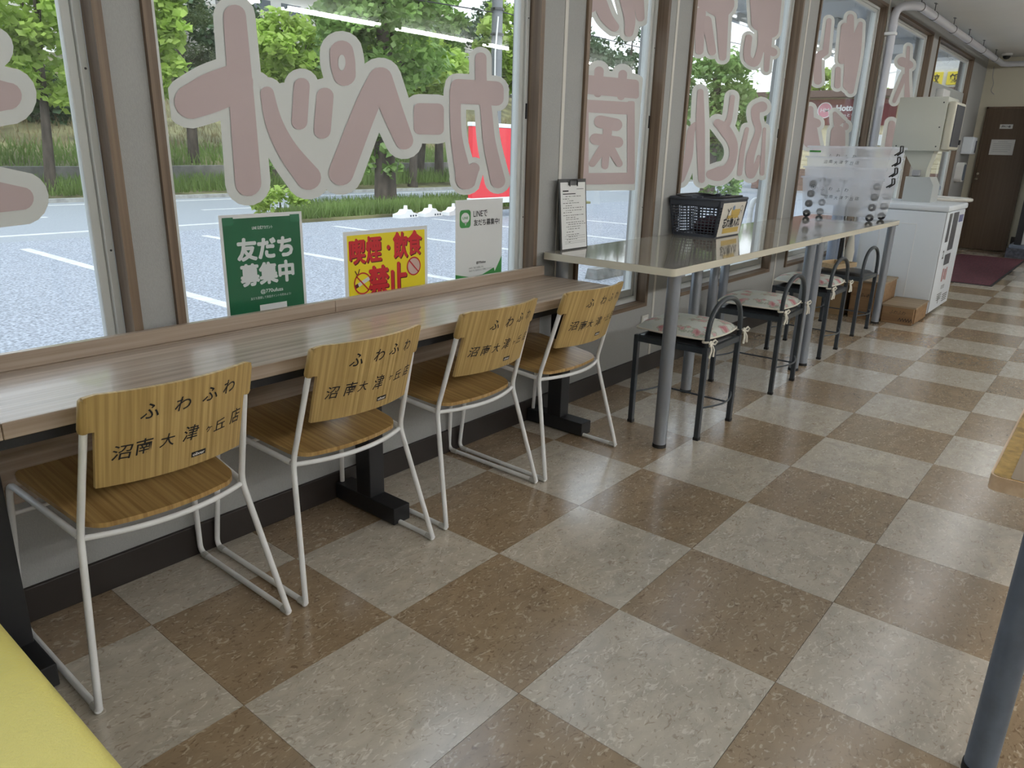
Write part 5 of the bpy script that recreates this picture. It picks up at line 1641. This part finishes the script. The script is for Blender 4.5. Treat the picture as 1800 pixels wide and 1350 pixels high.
# utility pole with wires
mat('pole_grey', (0.20, 0.21, 0.22), 0.8)
t = thing('utility_pole', 'grey concrete utility pole behind the red sign', 'pole', (13.6, 11.5, GZ))
MB().cyl((0, 0), 0.15, 0, 9.0, 16, 0.11).done('shaft', 'pole_grey', t, 40)
for z in (4.0, 4.55, 6.2): MB().cyl((0, 0), 0.165, z, z+0.05, 16).done('band', 'wire_steel', t)
MB().tube([(-0.16, -0.1, 1.5), (-0.17, -0.1, 3.6), (-0.1, -0.12, 4.4)], 0.02, 6).done('conduit', 'enamel', t)
MB().tube([(-0.6, 0, 5.1), (0.6, 0, 5.1)], 0.035, 8).done('cross_arm', 'wire_steel', t)
mat('wire_black', (0.03, 0.03, 0.035), 0.6)
for k, (a, b_, sag, lab) in enumerate((((-20, 16.5, 6.4), (13.6, 11.5, 4.85), 0.5, 'uppermost wire running left from the pole'), ((-20, 16.6, 5.8), (13.6, 11.5, 4.35), 0.5, 'lower wire running left from the pole'),
                                     ((13.6, 11.5, 4.95), (60, 14.5, 8.5), 0.7, 'upper wire running right from the pole'), ((13.6, 11.5, 4.4), (60, 14.0, 7.2), 0.8, 'lower wire running right from the pole'))):
    tag(MB().tube([tuple(np.array(a)*(1-q)+np.array(b_)*q-np.array([0, 0, 4*sag*q*(1-q)])) for q in np.linspace(0, 1, 15)], 0.014, 5).done('overhead_wire', 'wire_black'), lab, 'wire')
# red sign with striped guard
mat('sign_red', (0.75, 0.035, 0.05), 0.45)
mat('stripe_yellow', (0.75, 0.50, 0.02), 0.5)
t = thing('red_sign', 'red standing sign with white rim beside the striped guard', 'sign', (11.15, 9.1, GZ))
MB().box(-1.05, 0.60, -0.06, 0.06, 0.42, 1.80, 0.01).done('panel', 'sign_red', t)
MB().box(-1.07, 0.62, -0.07, 0.07, 1.80, 1.88, 0.01).box(-1.07, 0.62, -0.07, 0.07, 0.30, 0.42, 0.01).done('rim', 'enamel', t)
for x in (-0.95, 0.5): MB().cyl((x, 0), 0.03, 0, 0.34, 10).done('leg', 'enamel', t)
pr = Print(lambda a, b: (a, -0.062, b))
for k in range(10):
    q0, q1 = 0.2+k*0.22, 0.2+(k+1)*0.22
    pr.poly([(-0.35+0.34*math.cos(q0), 1.05+0.34*math.sin(q0)), (-0.35+0.34*math.cos(q1), 1.05+0.34*math.sin(q1)), (-0.35+0.27*math.cos(q1), 1.05+0.30*math.sin(q1)), (-0.35+0.27*math.cos(q0), 1.05+0.30*math.sin(q0))])
pr.done('emblem_arc', 'white_ink', t)
t = thing('striped_guard', 'yellow and black striped guard board behind the red sign', 'guard', (11.98, 9.35, GZ))
MB().box(-0.14, 0.14, -0.1, 0.1, 0.1, 1.62).done('core', 'tag_black', t)
for k in range(4): MB().box(-0.145+0.08*k, -0.105+0.08*k, -0.105, -0.098, 0.1, 1.62).done('stripe', 'stripe_yellow', t)
MB().box(-0.17, 0.17, -0.12, 0.12, 1.62, 1.88, 0.01).done('cap', 'enamel', t)
MB().cyl((0.18, 0.0), 0.03, 0, 0.12, 8).done('foot', 'enamel', t)
# white plastic barrier feet
bf0 = None
for x, y, lab in ((9.30, 10.15, 'white plastic barrier foot, leftmost of the three by the island'), (9.95, 10.10, 'white plastic barrier foot in the middle of the three'), (10.60, 10.05, 'white plastic barrier foot nearest the red sign')):
    if bf0 is None:
        t = thing('barrier_foot', lab, 'barrier', (0, 0, 0), 0, 'white barrier feet by the grass island')
        MB().prism([(-0.26, 0), (0.26, 0), (0.26, 0.07), (0.12, 0.10), (0.06, 0.16), (-0.06, 0.16), (-0.12, 0.10), (-0.26, 0.07)], -0.11, 0.11, 1).done('base', 'white_ink', t)
        MB().cyl((0, 0), 0.045, 0.15, 0.24, 10, 0.035).done('peg', 'white_ink', t, 40)
        for q in range(3): MB().box(0.02+q*0.075, 0.06+q*0.075, -0.113, -0.108, 0.02, 0.055).done('slot', 'window_dark', t)
        bf0 = t
    else:
        t = copy_tree(bf0); t['label'] = lab
    t.location = (x, y, GZ); t.rotation_euler = (0, 0, 0.05)
# concrete wheel stops
for x, y, lab in ((6.15, 3.25, 'concrete wheel stop seen under the first high table'), (3.5, 3.25, 'concrete wheel stop in the parking bay before the counter'), (8.6, 3.25, 'concrete wheel stop in the bay behind the basket')):
    t = tag(MB().prism([(-0.09, 0), (0.09, 0), (0.06, 0.12), (-0.06, 0.12)], -0.32, 0.32, 0).done('wheel_stop', 'concrete_mid'), lab, 'wheel stop')
    t.location = (x, y, GZ)
    if 'counter' in lab: t.location = (3.5, 1.9, GZ)
# tubular guard rail outside
t = thing('guard_rail', 'white tubular guard rail outside behind the basket', 'rail', (0, 0, GZ))
MB().tube([(9.3, 2.9, 0.0), (9.3, 2.9, 0.78), (10.9, 2.9, 0.78), (10.9, 2.9, 0.0)], 0.038, 12, bend=0.14).done('hoop', 'enamel', t, 60)
MB().tube([(9.3, 2.9, 0.42), (10.9, 2.9, 0.42)], 0.026, 10).done('cross_bar', 'enamel', t, 60)
